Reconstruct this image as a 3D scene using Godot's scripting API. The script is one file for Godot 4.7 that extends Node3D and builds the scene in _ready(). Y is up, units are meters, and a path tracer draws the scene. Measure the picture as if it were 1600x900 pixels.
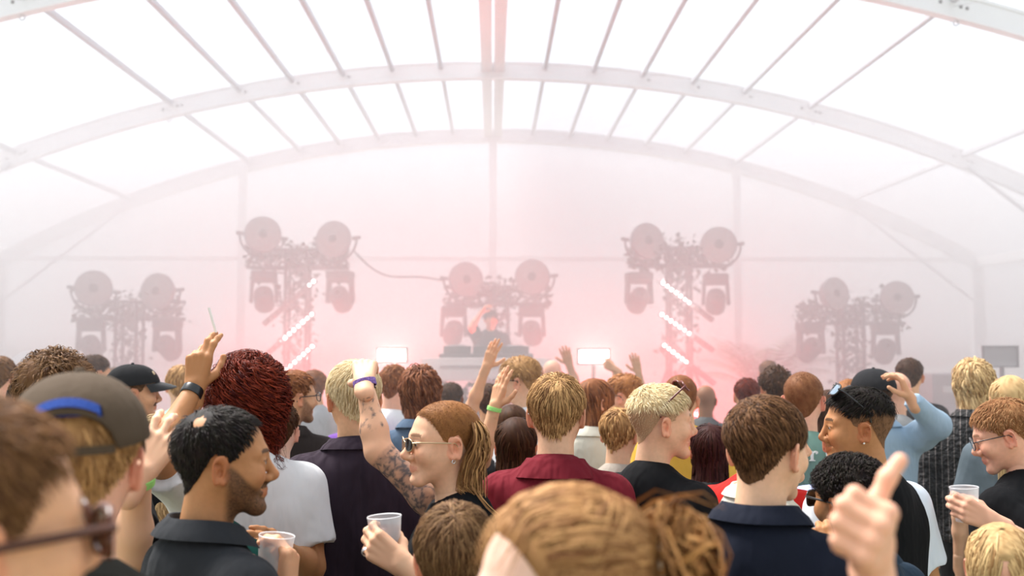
extends Node3D

func _ready() -> void:
	# camera
	var cam := Camera3D.new()
	cam.name = "camera"
	add_child(cam)
	cam.position = Vector3(0, 1.85, 0)
	cam.rotation = Vector3(atan(90.0 / 1600.0), -atan(30.0 / 1600.0), 0)
	var lens := CameraAttributesPhysical.new()
	lens.frustum_focal_length = 36.0
	lens.frustum_focus_distance = 3.2
	lens.exposure_aperture = 2.9
	lens.frustum_near = 0.05
	lens.frustum_far = 400.0
	cam.attributes = lens
	cam.fov = rad_to_deg(2.0 * atan(450.0 / 1600.0))
	cam.near = 0.05
	cam.far = 400.0
	cam.current = true
	# bright overcast sky: it lights everything through the roof cloth and the open sides
	var e := Environment.new()
	e.background_mode = Environment.BG_SKY
	e.sky = Sky.new()
	var sky := ProceduralSkyMaterial.new()
	sky.sky_top_color = Color(0.89, 0.945, 1.0)
	sky.sky_horizon_color = Color(0.96, 0.975, 0.99)
	sky.ground_bottom_color = Color(0.35, 0.34, 0.30)
	sky.ground_horizon_color = Color(0.6, 0.58, 0.55)
	sky.sky_energy_multiplier = 0.88
	e.sky.sky_material = sky
	e.tonemap_mode = Environment.TONE_MAPPER_LINEAR
	e.tonemap_exposure = 1.7
	e.volumetric_fog_enabled = true
	e.volumetric_fog_density = 0.0
	e.sdfgi_enabled = true
	e.ssao_enabled = true
	e.ssil_enabled = true
	var we := WorldEnvironment.new()
	we.name = "environment"
	we.environment = e
	add_child(we)
	# the sun behind thin cloud, high ahead: it comes soft through the roof cloth
	var sun := DirectionalLight3D.new()
	sun.name = "sun"
	sun.light_color = Color(1.0, 0.985, 0.97)
	sun.light_energy = 2.35
	sun.light_angular_distance = 30.0
	sun.shadow_enabled = true
	sun.sky_mode = DirectionalLight3D.SKY_MODE_LIGHT_ONLY
	add_child(sun)
	sun.look_at_from_position(Vector3(-0.38, 0.85, -0.36), Vector3.ZERO)
	make_textures()
	tent()
	smoke()
	stage()
	skin_mat = paint(0.55)
	skin_mat.metallic_specular = 0.35
	skin_mat.subsurf_scatter_enabled = true
	skin_mat.subsurf_scatter_strength = 0.12
	hair_mat = paint(0.6)
	hair_mat.metallic_specular = 0.22
	make_heads()
	make_hands()
	crowd()
# ---------------------------------------------------------------- shaping helpers
static func smin(a: float, b: float, k: float) -> float:
	var h := maxf(k - absf(a - b), 0.0) / k
	return minf(a, b) - h * h * k * 0.25

static func ell(p: Vector3, c: Vector3, r: Vector3) -> float:
	var q := (p - c) / r
	var k0 := q.length()
	return k0 * (k0 - 1.0) / maxf((q / r).length(), 1e-6)

static func cap(p: Vector3, a: Vector3, b: Vector3, ra: float, rb: float) -> float:
	var pa := p - a
	var ba := b - a
	var t := clampf(pa.dot(ba) / ba.length_squared(), 0.0, 1.0)
	return (pa - ba * t).length() - ra - (rb - ra) * t

class Bones:
	var a: PackedVector3Array = []
	var ab: PackedVector3Array = []
	var inv: PackedFloat32Array = []
	var ra: PackedFloat32Array = []
	var dr: PackedFloat32Array = []
	var flat: PackedByteArray = []
	var k := 0.03
	var bites := []          # [centre, radius] balls cut away (necklines)
	var hem := -10.0         # cut below this height
	var pick: PackedInt32Array = []
	var lo := Vector3(9, 9, 9)
	var hi := Vector3(-9, -9, -9)
	func add(p: Vector3, q: Vector3, rp: float, rq: float, cut := false) -> void:
		a.append(p)
		ab.append(q - p)
		inv.append(1.0 / maxf((q - p).length_squared(), 1e-9))
		ra.append(rp)
		dr.append(rq - rp)
		flat.append(1 if cut else 0)
		var m := maxf(rp, rq) + 0.02
		var e := Vector3(m, m, m)
		lo = lo.min(p - e).min(q - e)
		hi = hi.max(p + e).max(q + e)
	func one(i: int, p: Vector3) -> float:
		var pa := p - a[i]
		var u := pa.dot(ab[i]) * inv[i]
		var t := clampf(u, 0.0, 1.0)
		var d := (pa - ab[i] * t).length() - ra[i] - dr[i] * t
		if flat[i] == 1:
			d = maxf(d, (u - 1.0) * ab[i].length())
		return d
	func near(c: Vector3, r: float) -> void:
		var ds := PackedFloat32Array()
		var least := 1e9
		for i in a.size():
			var d := one(i, c)
			ds.append(d)
			least = minf(least, d)
		pick.clear()
		for i in a.size():
			if ds[i] < least + 2.0 * r + k:
				pick.append(i)
	func at(p: Vector3) -> float:
		var d := 1e9
		for i in pick:
			var e := one(i, p)
			var h := maxf(k - absf(d - e), 0.0) / k
			d = minf(d, e) - h * h * k * 0.25
		for b in bites:
			var c: Vector3 = b[0]
			var r: float = b[1]
			d = maxf(d, r - p.distance_to(c))
		if hem > -5.0:
			d = maxf(d, hem - p.y)
		return d

class Head:
	var ears := true
	var face := true
	func near(_c: Vector3, _r: float) -> void:
		pass
	func at(p: Vector3) -> float:
		var q := Vector3(absf(p.x), p.y, p.z)
		var d := ell_(q, Vector3(0, 0.034, 0.017), Vector3(0.075, 0.081, 0.096))
		d = sm(d, ell_(q, Vector3(0, -0.008, -0.026), Vector3(0.061, 0.094, 0.060)), 0.03)
		d = sm(d, cp(q, Vector3(0.048, -0.030, 0.006), Vector3(0.014, -0.100, -0.064), 0.021, 0.016), 0.03)
		d = sm(d, cp(q, Vector3(0, -0.05, 0.026), Vector3(0, -0.26, 0.056), 0.054, 0.062), 0.035)
		if not face:
			return d
		if p.z < -0.02 and p.y > -0.14 and p.y < 0.06:
			d = sm(d, q.distance_to(Vector3(0, -0.101, -0.074)) - 0.0155, 0.03)
			d = sm(d, q.distance_to(Vector3(0.041, -0.030, -0.060)) - 0.021, 0.03)
			d = sm(d, cp(q, Vector3(0.007, 0.021, -0.0815), Vector3(0.045, 0.020, -0.066), 0.011, 0.008), 0.018)
			var hole := 0.0175 - q.distance_to(Vector3(0.030, 0.0, -0.1045))
			d = -sm(-d, -hole, 0.012)
			d = sm(d, q.distance_to(Vector3(0.030, -0.001, -0.0755)) - 0.0125, 0.004)
			d = sm(d, cp(q, Vector3(0.014, 0.0075, -0.0865), Vector3(0.044, 0.004, -0.076), 0.0035, 0.003), 0.006)
			d = sm(d, cp(q, Vector3(0, 0.012, -0.085), Vector3(0, -0.030, -0.1065), 0.0075, 0.0100), 0.014)
			d = sm(d, cp(q, Vector3(0, -0.040, -0.101), Vector3(0, -0.052, -0.084), 0.0068, 0.006), 0.010)
			d = sm(d, q.distance_to(Vector3(0, -0.033, -0.1075)) - 0.0092, 0.008)
			d = sm(d, q.distance_to(Vector3(0.0120, -0.0385, -0.0925)) - 0.0085, 0.008)
			d = sm(d, cp(q, Vector3(0, -0.0640, -0.0895), Vector3(0.021, -0.0685, -0.0775), 0.0058, 0.0025), 0.010)
			d = sm(d, cp(q, Vector3(0, -0.0760, -0.0875), Vector3(0.018, -0.0720, -0.0775), 0.0066, 0.0025), 0.010)
			d = -sm(-d, cp(q, Vector3(0, -0.0697, -0.0995), Vector3(0.026, -0.0697, -0.0865), 0.0035, 0.0025), 0.004)
			d = -sm(-d, cp(q, Vector3(0, -0.0875, -0.102), Vector3(0.016, -0.0860, -0.095), 0.008, 0.006), 0.012)
		if ears and q.x > 0.055 and absf(p.y + 0.012) < 0.05 and absf(p.z - 0.018) < 0.045:
			# ear: a tilted rim round a shallow bowl
			var e := q - Vector3(0.0785, -0.010, 0.018)
			var ey := e.y * 0.96 + e.z * -0.2
			var ez := e.z * 0.96 + e.y * 0.2
			var ex := e.x - 0.45 * ez - 0.004
			var egg := Vector2(ez / (0.0128 + 0.004 * clampf(ey / 0.03, -1.0, 1.0)), ey / 0.0265)
			var rim := Vector2((egg.length() - 1.0) * 0.018, ex).length() - 0.0046
			var bowl := maxf((egg.length() - 1.0) * 0.017, absf(ex + 0.0085) - 0.0035)
			var lobe := e.distance_to(Vector3(-0.002, -0.0265, -0.008)) - 0.0075
			var anti := Vector2((Vector2(egg.x * 1.7 + 0.15, egg.y * 1.5 - 0.1).length() - 1.0) * 0.011, ex + 0.002).length() - 0.0030
			var dear := sm(sm(rim, bowl, 0.003), sm(lobe, anti, 0.002), 0.005)
			d = sm(d, dear, 0.006)
			var pit := ell_(e, Vector3(0.006, -0.005, -0.003), Vector3(0.012, 0.0105, 0.0065))
			d = -sm(-d, pit, 0.003)
			var groove := ell_(e, Vector3(0.009, 0.011, 0.004), Vector3(0.008, 0.0075, 0.0070))
			d = -sm(-d, groove, 0.003)
		return d
	func sm(a: float, b: float, k: float) -> float:
		var h := maxf(k - absf(a - b), 0.0) / k
		return minf(a, b) - h * h * k * 0.25
	func ell_(p: Vector3, c: Vector3, r: Vector3) -> float:
		var q := (p - c) / r
		var k0 := q.length()
		return k0 * (k0 - 1.0) / maxf((q / r).length(), 1e-6)
	func cp(p: Vector3, a: Vector3, b: Vector3, ra: float, rb: float) -> float:
		var pa := p - a
		var ba := b - a
		var t := clampf(pa.dot(ba) / ba.length_squared(), 0.0, 1.0)
		return (pa - ba * t).length() - ra - (rb - ra) * t

# one vertex in each cell that the surface crosses, one quad round each crossed edge
func nets(f, lo: Vector3, hi: Vector3, h: float) -> Dictionary:
	const B := 4
	var bx := int(ceil((hi.x - lo.x) / h / B))
	var by := int(ceil((hi.y - lo.y) / h / B))
	var bz := int(ceil((hi.z - lo.z) / h / B))
	var nx := bx * B + 1
	var ny := by * B + 1
	var nz := bz * B + 1
	var vals := PackedFloat32Array()
	vals.resize(nx * ny * nz)
	vals.fill(1e9)
	var cell := PackedInt32Array()
	cell.resize(nx * ny * nz)
	cell.fill(-1)
	var v := PackedVector3Array()
	var where := PackedInt32Array()
	var sy := nx
	var sz := nx * ny
	var reach := h * B * 0.87
	for k in bz:
		for j in by:
			for i in bx:
				var c := lo + Vector3((i + 0.5) * B, (j + 0.5) * B, (k + 0.5) * B) * h
				f.near(c, reach)
				var dc: float = f.at(c)
				if absf(dc) > reach * 1.35:
					continue
				for kk in B + 1:
					for jj in B + 1:
						var row := (k * B + kk) * sz + (j * B + jj) * sy + i * B
						var y := lo.y + (j * B + jj) * h
						var z := lo.z + (k * B + kk) * h
						for ii in B + 1:
							if vals[row + ii] > 1e8:
								vals[row + ii] = f.at(Vector3(lo.x + (i * B + ii) * h, y, z))
				for kk in B:
					for jj in B:
						for ii in B:
							var n := (k * B + kk) * sz + (j * B + jj) * sy + i * B + ii
							var d0 := vals[n]
							var d1 := vals[n + 1]
							var d2 := vals[n + sy]
							var d3 := vals[n + sy + 1]
							var d4 := vals[n + sz]
							var d5 := vals[n + sz + 1]
							var d6 := vals[n + sz + sy]
							var d7 := vals[n + sz + sy + 1]
							var s0 := d0 < 0.0
							if s0 == (d1 < 0.0) and s0 == (d2 < 0.0) and s0 == (d3 < 0.0) and s0 == (d4 < 0.0) and s0 == (d5 < 0.0) and s0 == (d6 < 0.0) and s0 == (d7 < 0.0):
								continue
							var sum := Vector3.ZERO
							var m := 0
							if (d0 < 0.0) != (d1 < 0.0): sum += Vector3(d0 / (d0 - d1), 0, 0); m += 1
							if (d2 < 0.0) != (d3 < 0.0): sum += Vector3(d2 / (d2 - d3), 1, 0); m += 1
							if (d4 < 0.0) != (d5 < 0.0): sum += Vector3(d4 / (d4 - d5), 0, 1); m += 1
							if (d6 < 0.0) != (d7 < 0.0): sum += Vector3(d6 / (d6 - d7), 1, 1); m += 1
							if (d0 < 0.0) != (d2 < 0.0): sum += Vector3(0, d0 / (d0 - d2), 0); m += 1
							if (d1 < 0.0) != (d3 < 0.0): sum += Vector3(1, d1 / (d1 - d3), 0); m += 1
							if (d4 < 0.0) != (d6 < 0.0): sum += Vector3(0, d4 / (d4 - d6), 1); m += 1
							if (d5 < 0.0) != (d7 < 0.0): sum += Vector3(1, d5 / (d5 - d7), 1); m += 1
							if (d0 < 0.0) != (d4 < 0.0): sum += Vector3(0, 0, d0 / (d0 - d4)); m += 1
							if (d1 < 0.0) != (d5 < 0.0): sum += Vector3(1, 0, d1 / (d1 - d5)); m += 1
							if (d2 < 0.0) != (d6 < 0.0): sum += Vector3(0, 1, d2 / (d2 - d6)); m += 1
							if (d3 < 0.0) != (d7 < 0.0): sum += Vector3(1, 1, d3 / (d3 - d7)); m += 1
							cell[n] = v.size()
							where.append(n)
							v.append(lo + (Vector3(i * B + ii, j * B + jj, k * B + kk) + sum / m) * h)
	var idx := PackedInt32Array()
	var nor := PackedVector3Array()
	nor.resize(v.size())
	var steps := [1, sy, sz]
	for w in where:
		var inside := vals[w] < 0.0
		for axis in 3:
			if inside == (vals[w + steps[axis]] < 0.0):
				continue
			var u: int = steps[(axis + 1) % 3]
			var t: int = steps[(axis + 2) % 3]
			if w - u - t < 0:
				continue
			var a := cell[w]
			var b := cell[w - u]
			var c := cell[w - u - t]
			var d := cell[w - t]
			if b < 0 or c < 0 or d < 0:
				continue
			if not inside:
				var keep := b
				b = d
				d = keep
			# clockwise seen from outside
			var nn := (v[c] - v[a]).cross(v[d] - v[b])
			idx.append_array([a, c, b, a, d, c])
			nor[a] += nn
			nor[b] += nn
			nor[c] += nn
			nor[d] += nn
	for i in nor.size():
		nor[i] = nor[i].normalized()
	return {"v": v, "n": nor, "i": idx}

func new_shape() -> Dictionary:
	return {"v": PackedVector3Array(), "n": PackedVector3Array(), "i": PackedInt32Array(), "c": PackedColorArray()}

func join(into: Dictionary, s: Dictionary, t := Transform3D(), color := Color.WHITE) -> void:
	var first: int = into.v.size()
	var v: PackedVector3Array = s.v
	into.v.append_array(t * v)
	var nt := Transform3D(t.basis.orthonormalized(), Vector3.ZERO)
	into.n.append_array(nt * (s.n as PackedVector3Array))
	var idx: PackedInt32Array = (s.i as PackedInt32Array).duplicate()
	if first > 0:
		for k in idx.size():
			idx[k] += first
	into.i.append_array(idx)
	if s.has("c") and s.c.size() == v.size():
		into.c.append_array(s.c)
	else:
		var cs := PackedColorArray()
		cs.resize(v.size())
		cs.fill(color)
		into.c.append_array(cs)

func as_mesh(s: Dictionary) -> ArrayMesh:
	var arrays := []
	arrays.resize(Mesh.ARRAY_MAX)
	arrays[Mesh.ARRAY_VERTEX] = s.v
	arrays[Mesh.ARRAY_NORMAL] = s.n
	arrays[Mesh.ARRAY_INDEX] = s.i
	if s.has("c") and s.c.size() == s.v.size():
		arrays[Mesh.ARRAY_COLOR] = s.c
	if s.has("uv") and s.uv.size() == s.v.size():
		arrays[Mesh.ARRAY_TEX_UV] = s.uv
	var m := ArrayMesh.new()
	m.add_surface_from_arrays(Mesh.PRIMITIVE_TRIANGLES, arrays)
	return m

func put(called: String, m: Mesh, mat: Material, parent: Node = null, t := Transform3D()) -> MeshInstance3D:
	var o := MeshInstance3D.new()
	o.name = called
	o.mesh = m
	o.material_override = mat
	o.transform = t
	(parent if parent else self).add_child(o, true)
	return o

var names := {}
func thing(called: String, label: String, category: String, at := Vector3.ZERO, group := "") -> Node3D:
	var o := Node3D.new()
	var n: int = names.get(called, 0)
	names[called] = n + 1
	o.name = called if n == 0 else "%s_%03d" % [called, n]
	add_child(o)
	o.position = at
	o.set_meta("label", label)
	o.set_meta("category", category)
	if group:
		o.set_meta("group", group)
	return o

func structure(called: String, label: String, category: String) -> Node3D:
	var o := thing(called, label, category)
	o.set_meta("kind", "structure")
	return o

# a grid of points (rows of equal length) as a smooth sheet; closed joins last column to first
func sheet(s: Dictionary, rows: Array, closed := false, color := Color.WHITE, flip := false) -> void:
	var nr := rows.size()
	var nc: int = rows[0].size()
	var first: int = s.v.size()
	for r in nr:
		for c in nc:
			var p: Vector3 = rows[r][c]
			var l: Vector3 = rows[r][(c - 1 + nc) % nc] if closed else rows[r][maxi(c - 1, 0)]
			var rt: Vector3 = rows[r][(c + 1) % nc] if closed else rows[r][mini(c + 1, nc - 1)]
			var u: Vector3 = rows[maxi(r - 1, 0)][c]
			var d: Vector3 = rows[mini(r + 1, nr - 1)][c]
			var n := (rt - l).cross(d - u).normalized()
			s.v.append(p)
			s.n.append(-n if flip else n)
			s.c.append(color)
	for r in nr - 1:
		for c in (nc if closed else nc - 1):
			var a := first + r * nc + c
			var b := first + r * nc + (c + 1) % nc
			var e := a + nc
			var f := b + nc
			if flip:
				s.i.append_array([a, b, e, b, f, e])
			else:
				s.i.append_array([a, e, b, b, e, f])

# a round bar along a path
func tube(s: Dictionary, path: Array, r: float, sides := 8, color := Color.WHITE, r2 := -1.0) -> void:
	var rows := []
	var up := Vector3.UP
	var n := path.size()
	var first: Vector3 = (path[1] - path[0]).normalized()
	if absf(first.y) > 0.9:
		up = Vector3.RIGHT
	for k in n:
		var d: Vector3 = ((path[mini(k + 1, n - 1)] as Vector3) - (path[maxi(k - 1, 0)] as Vector3)).normalized()
		var x := up.cross(d).normalized()
		up = d.cross(x).normalized()
		var rr := r if r2 < 0.0 else lerpf(r, r2, float(k) / (n - 1))
		var ring := []
		for a in sides:
			var t := TAU * a / sides
			ring.append((path[k] as Vector3) + (x * cos(t) + up * sin(t)) * rr)
		if k == 0:
			rows.append(fill_ring(path[0], sides))
		rows.append(ring)
		if k == n - 1:
			rows.append(fill_ring(path[k], sides))
	sheet(s, rows, true, color)

func fill_ring(p: Vector3, n: int) -> Array:
	var a := []
	a.resize(n)
	a.fill(p)
	return a

# a box with small bevels, flat shaded
func block(s: Dictionary, t: Transform3D, size: Vector3, bev := 0.004, color := Color.WHITE) -> void:
	var h := size * 0.5
	bev = minf(bev, minf(h.x, minf(h.y, h.z)) * 0.49)
	var faces := []
	for axis in 3:
		for sg in [-1.0, 1.0]:
			var u := (axis + 1) % 3
			var w := (axis + 2) % 3
			var quad := []
			for q in [[-1, -1], [1, -1], [1, 1], [-1, 1]]:
				var p := Vector3.ZERO
				p[axis] = h[axis] * sg
				p[u] = (h[u] - bev) * q[0]
				p[w] = (h[w] - bev) * q[1]
				quad.append(p)
			faces.append(quad)
	for a in 3:
		for s1 in [-1.0, 1.0]:
			for s2 in [-1.0, 1.0]:
				var u := (a + 1) % 3
				var w := (a + 2) % 3
				var quad := []
				for q in [[-1, 0], [1, 0], [1, 1], [-1, 1]]:
					var p := Vector3.ZERO
					p[a] = (h[a] - bev) * q[0]
					p[u] = (h[u] - (bev if q[1] == 0 else 0.0)) * s1
					p[w] = (h[w] - (0.0 if q[1] == 0 else bev)) * s2
					quad.append(p)
				faces.append(quad)
	for quad in faces:
		var p0: Vector3 = quad[0]
		var n: Vector3 = ((quad[2] as Vector3) - p0).cross((quad[3] as Vector3) - (quad[1] as Vector3)).normalized()
		var mid: Vector3 = (p0 + quad[2]) * 0.5
		if n.dot(mid) < 0.0:
			quad.reverse()
			n = -n
		var first: int = s.v.size()
		var nn := (t.basis.orthonormalized() * n).normalized()
		for p in quad:
			s.v.append(t * (p as Vector3))
			s.n.append(nn)
			s.c.append(color)
		s.i.append_array([first, first + 2, first + 1, first, first + 3, first + 2])

func at_place(p: Vector3, turn := Vector3.ZERO) -> Transform3D:
	return Transform3D(Basis.from_euler(turn), p)

# a bar from a to b with a square section
func bar(s: Dictionary, a: Vector3, b: Vector3, w: float, h: float, color := Color.WHITE, bev := 0.004) -> void:
	var d := (b - a).normalized()
	var x := (Vector3.UP if absf(d.y) < 0.95 else Vector3.BACK).cross(d).normalized()
	block(s, Transform3D(Basis(x, d.cross(x), d), (a + b) * 0.5), Vector3(w, h, a.distance_to(b)), bev, color)

# a profile of (radius, along) turned round the y axis of t
func lathe(s: Dictionary, t: Transform3D, profile: Array, sides := 24, color := Color.WHITE) -> void:
	var rows := []
	for p in profile:
		var ring := []
		for a in sides:
			var g := TAU * a / sides
			ring.append(t * Vector3(cos(g) * p.x, p.y, sin(g) * p.x))
		rows.append(ring)
	sheet(s, rows, true, color)

# ---------------------------------------------------------------- materials
func noise_picture(freq: float, kind: int, octaves: int, seed_: int, size := 512) -> ImageTexture:
	var n := FastNoiseLite.new()
	n.seed = seed_
	n.frequency = freq
	n.noise_type = kind as FastNoiseLite.NoiseType
	n.fractal_type = FastNoiseLite.FRACTAL_FBM
	n.fractal_octaves = octaves
	return ImageTexture.create_from_image(n.get_seamless_image(size, size))

var weave: ImageTexture
var folds: ImageTexture
var pores: ImageTexture

func make_textures() -> void:
	var im := Image.create(128, 128, false, Image.FORMAT_L8)
	for y in 128:
		for x in 128:
			var a := 0.5 + 0.5 * sin(TAU * x / 8.0)
			var b := 0.5 + 0.5 * sin(TAU * y / 8.0)
			var over := ((x / 8) + (y / 8)) % 2 == 0
			var g := (a if over else b) * 0.8 + 0.2 * fmod(x * 12.9898 + y * 78.233, 1.0)
			im.set_pixel(x, y, Color(g, g, g))
	weave = ImageTexture.create_from_image(im)
	folds = noise_picture(0.012, FastNoiseLite.TYPE_SIMPLEX_SMOOTH, 3, 5)
	pores = noise_picture(0.05, FastNoiseLite.TYPE_CELLULAR, 2, 8, 256)

func plain(c: Color, rough := 0.7, metal := 0.0) -> StandardMaterial3D:
	var m := StandardMaterial3D.new()
	m.albedo_color = c.linear_to_srgb()
	m.roughness = rough
	m.metallic = metal
	return m

func cloth(c: Color, scale := 1.6, depth := 1.0) -> StandardMaterial3D:
	var m := plain(c, 0.9)
	m.metallic_specular = 0.25
	m.uv1_triplanar = true
	m.uv1_scale = Vector3(scale * 1.2, scale * 0.55, scale * 1.2)
	m.heightmap_enabled = true
	m.heightmap_texture = folds
	m.heightmap_scale = depth
	m.rim_enabled = true
	m.rim = 0.05
	m.rim_tint = 0.7
	return m

func paint(rough := 0.6) -> StandardMaterial3D:      # colour comes from the vertices
	var m := StandardMaterial3D.new()
	m.vertex_color_use_as_albedo = true
	m.roughness = rough
	return m

func glow(c: Color, energy: float) -> StandardMaterial3D:
	var m := plain(Color(0.8, 0.8, 0.8), 0.4)
	m.emission_enabled = true
	m.emission = c
	m.emission_energy_multiplier = energy
	return m

# ---------------------------------------------------------------- heads and hair
const MID := Vector3(0, 0.03, 0.015)          # the middle of the skull in head space; the face looks along -z
const NA := 72
const NP := 45
var skull := PackedFloat32Array()              # distance from MID to the skin for each direction
var head_fine := {}
var head_rough := {}

func make_heads() -> void:
	var h := Head.new()
	head_fine = nets(h, Vector3(-0.098, -0.20, -0.135), Vector3(0.098, 0.125, 0.125), 0.0032)
	head_rough = nets(h, Vector3(-0.100, -0.20, -0.135), Vector3(0.100, 0.125, 0.125), 0.0066)
	h.ears = false
	h.face = false
	skull.resize(NA * NP)
	for j in NP:
		for i in NA:
			var d := direction(TAU * i / NA, PI * j / (NP - 1))
			var t := 0.05
			for k in 12:
				var e: float = h.at(MID + d * t)
				t -= e
				if absf(e) < 0.0004 or t > 0.3:
					break
			skull[j * NA + i] = minf(t, 0.26)

# az 0 looks forward (-z), grows towards +x; polar 0 is straight up
static func direction(az: float, polar: float) -> Vector3:
	return Vector3(sin(polar) * sin(az), cos(polar), -sin(polar) * cos(az))

func skin_at(d: Vector3) -> float:
	var polar := acos(clampf(d.y, -1.0, 1.0)) / PI * (NP - 1)
	var az := fposmod(atan2(d.x, -d.z) / TAU, 1.0) * NA
	var j := mini(int(polar), NP - 2)
	var i := int(az) % NA
	var i2 := (i + 1) % NA
	var fj := polar - j
	var fi := az - int(az)
	return lerpf(lerpf(skull[j * NA + i], skull[j * NA + i2], fi), lerpf(skull[j * NA + NA + i], skull[j * NA + NA + i2], fi), fj)

const LINE := [[0.0, 58.0], [25.0, 60.0], [42.0, 68.0], [56.0, 84.0], [66.0, 104.0], [76.0, 108.0], [86.0, 97.0], [100.0, 92.0], [112.0, 112.0], [130.0, 132.0], [155.0, 143.0], [180.0, 145.0]]
func hairline(az: float, high: float) -> float:
	var a := absf(rad_to_deg(wrapf(az, -PI, PI)))
	for k in LINE.size() - 1:
		if a <= LINE[k + 1][0]:
			var t: float = (a - LINE[k][0]) / (LINE[k + 1][0] - LINE[k][0])
			var p: float = lerpf(LINE[k][1], LINE[k + 1][1], t)
			return deg_to_rad(p - high * smoothstep(75.0, 20.0, a))
	return deg_to_rad(145.0)

# style: top/side = thickness in metres, lt/ls = strand length on top and at the sides, comb = direction, whorl, grav, curl, turns, messy, c0/c1 = the two tones its strands vary between, shaved = tone of clippered sides,
# n = strands, w = width of a lock, high = degrees the hairline recedes, part = true for a middle parting, floor_y = lowest point
func strand(az: float, polar: float, layer: float, st: Dictionary, rng: RandomNumberGenerator, wild: float) -> PackedVector3Array:
	var d := direction(az, polar)
	var r := skin_at(d)
	var p := MID + d * (r - 0.002)
	var low := smoothstep(deg_to_rad(62), deg_to_rad(100), polar)
	var length: float = lerpf(st.lt, st.ls, low) * (1.0 - 0.25 * wild * rng.randf())
	if st.ls < 0.1 and low > 0.0:        # trimmed along the edge of the hair
		length *= 1.0 - 0.72 * smoothstep(0.72, 1.0, polar / hairline(az, 0.0)) * low
	var thick: float = lerpf(st.top, st.side, low)
	var whorl := MID + Vector3(0.012, 0.075, 0.055)
	if wild > 0.0:
		whorl += Vector3(rng.randf_range(-0.03, 0.03), 0, rng.randf_range(-0.03, 0.03))
	var away := (p - whorl)
	var comb: Vector3 = st.comb
	if st.get("part", false):
		comb = Vector3(signf(d.x + 0.0001) * 1.0, -0.2, comb.z)
	var flow: Vector3 = (away - d * away.dot(d)).normalized() * st.whorl + (comb - d * comb.dot(d)) * (1.0 - 0.7 * low)
	flow += Vector3(0, -1, 0) * st.grav * (0.4 + low)
	flow = (flow - d * flow.dot(d)).normalized()
	var out: float = st.get("lift", 0.32)
	var dir := (flow + d * out).normalized()
	if wild > 0.0:
		dir = (dir + Vector3(rng.randf_range(-1, 1), rng.randf_range(-1, 1), rng.randf_range(-1, 1)) * st.messy * wild).normalized()
	var segs: int = st.get("segs", 6)
	var step := length / segs
	var pts := PackedVector3Array([p])
	var phase := rng.randf() * TAU
	var curl: float = st.curl
	var turns: float = st.turns
	var floor_y: float = st.get("floor_y", -1.0)
	var hold: float = st.get("hold", 0.5)
	for k in segs:
		dir = (dir + Vector3.DOWN * st.grav * 0.35).normalized()
		p += dir * step
		var q := p - MID
		var far := q.length()
		var qn := q / far
		var edge := skin_at(qn) + thick * layer * clampf((k + 1.0) / 2.0, 0.0, 1.0)
		if far < edge:
			p = MID + qn * edge
			dir = (dir + qn * 0.1).normalized()
		elif far > edge + 0.003 and q.y > -0.1:
			dir = (dir - qn * 0.55).normalized()
			p = MID + qn * lerpf(far, edge + 0.003, hold)
		if p.y < -0.13:                       # over neck and shoulders
			var back := 0.075 + 0.085 * smoothstep(-0.13, -0.26, p.y)
			if p.z > -0.02:
				p.z = maxf(p.z, minf(back, p.z + 0.03) * (0.75 + 0.3 * layer))
			dir = (dir + Vector3.DOWN * 0.8).normalized()
		if p.y < floor_y:
			p.y = floor_y + rng.randf() * 0.02
		var spot := p
		if curl > 0.0 and wild > 0.0:
			var side := dir.cross(qn).normalized()
			var g := phase + turns * TAU * (k + 1.0) / segs
			spot += (side * cos(g) + qn * sin(g)) * curl * minf(1.0, (k + 1.0) / 2.0)
		pts.append(spot)
	return pts

func lock(s: Dictionary, pts: PackedVector3Array, w: float, c: Color) -> void:
	var n := pts.size()
	var first: int = s.v.size()
	for k in n:
		var t := float(k) / (n - 1)
		var tan := (pts[mini(k + 1, n - 1)] - pts[maxi(k - 1, 0)]).normalized()
		var out := (pts[k] - MID - Vector3(0, -0.0, 0)).normalized()
		if pts[k].y < -0.12:
			out = Vector3(out.x, 0.0, out.z).normalized()
		var side := tan.cross(out).normalized()
		out = side.cross(tan).normalized()
		var ww := w * (1.0 - 0.85 * t * t) * 0.5
		s.v.append(pts[k] - side * ww)
		s.v.append(pts[k] + out * ww * 0.7)
		s.v.append(pts[k] + side * ww)
		s.n.append((out - side * 0.8).normalized())
		s.n.append(out)
		s.n.append((out + side * 0.8).normalized())
		s.c.append(c)
		s.c.append(c)
		s.c.append(c)
	for k in n - 1:
		var a := first + k * 3
		s.i.append_array([a, a + 3, a + 1, a + 1, a + 3, a + 4, a + 1, a + 4, a + 2, a + 2, a + 4, a + 5])

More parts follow.
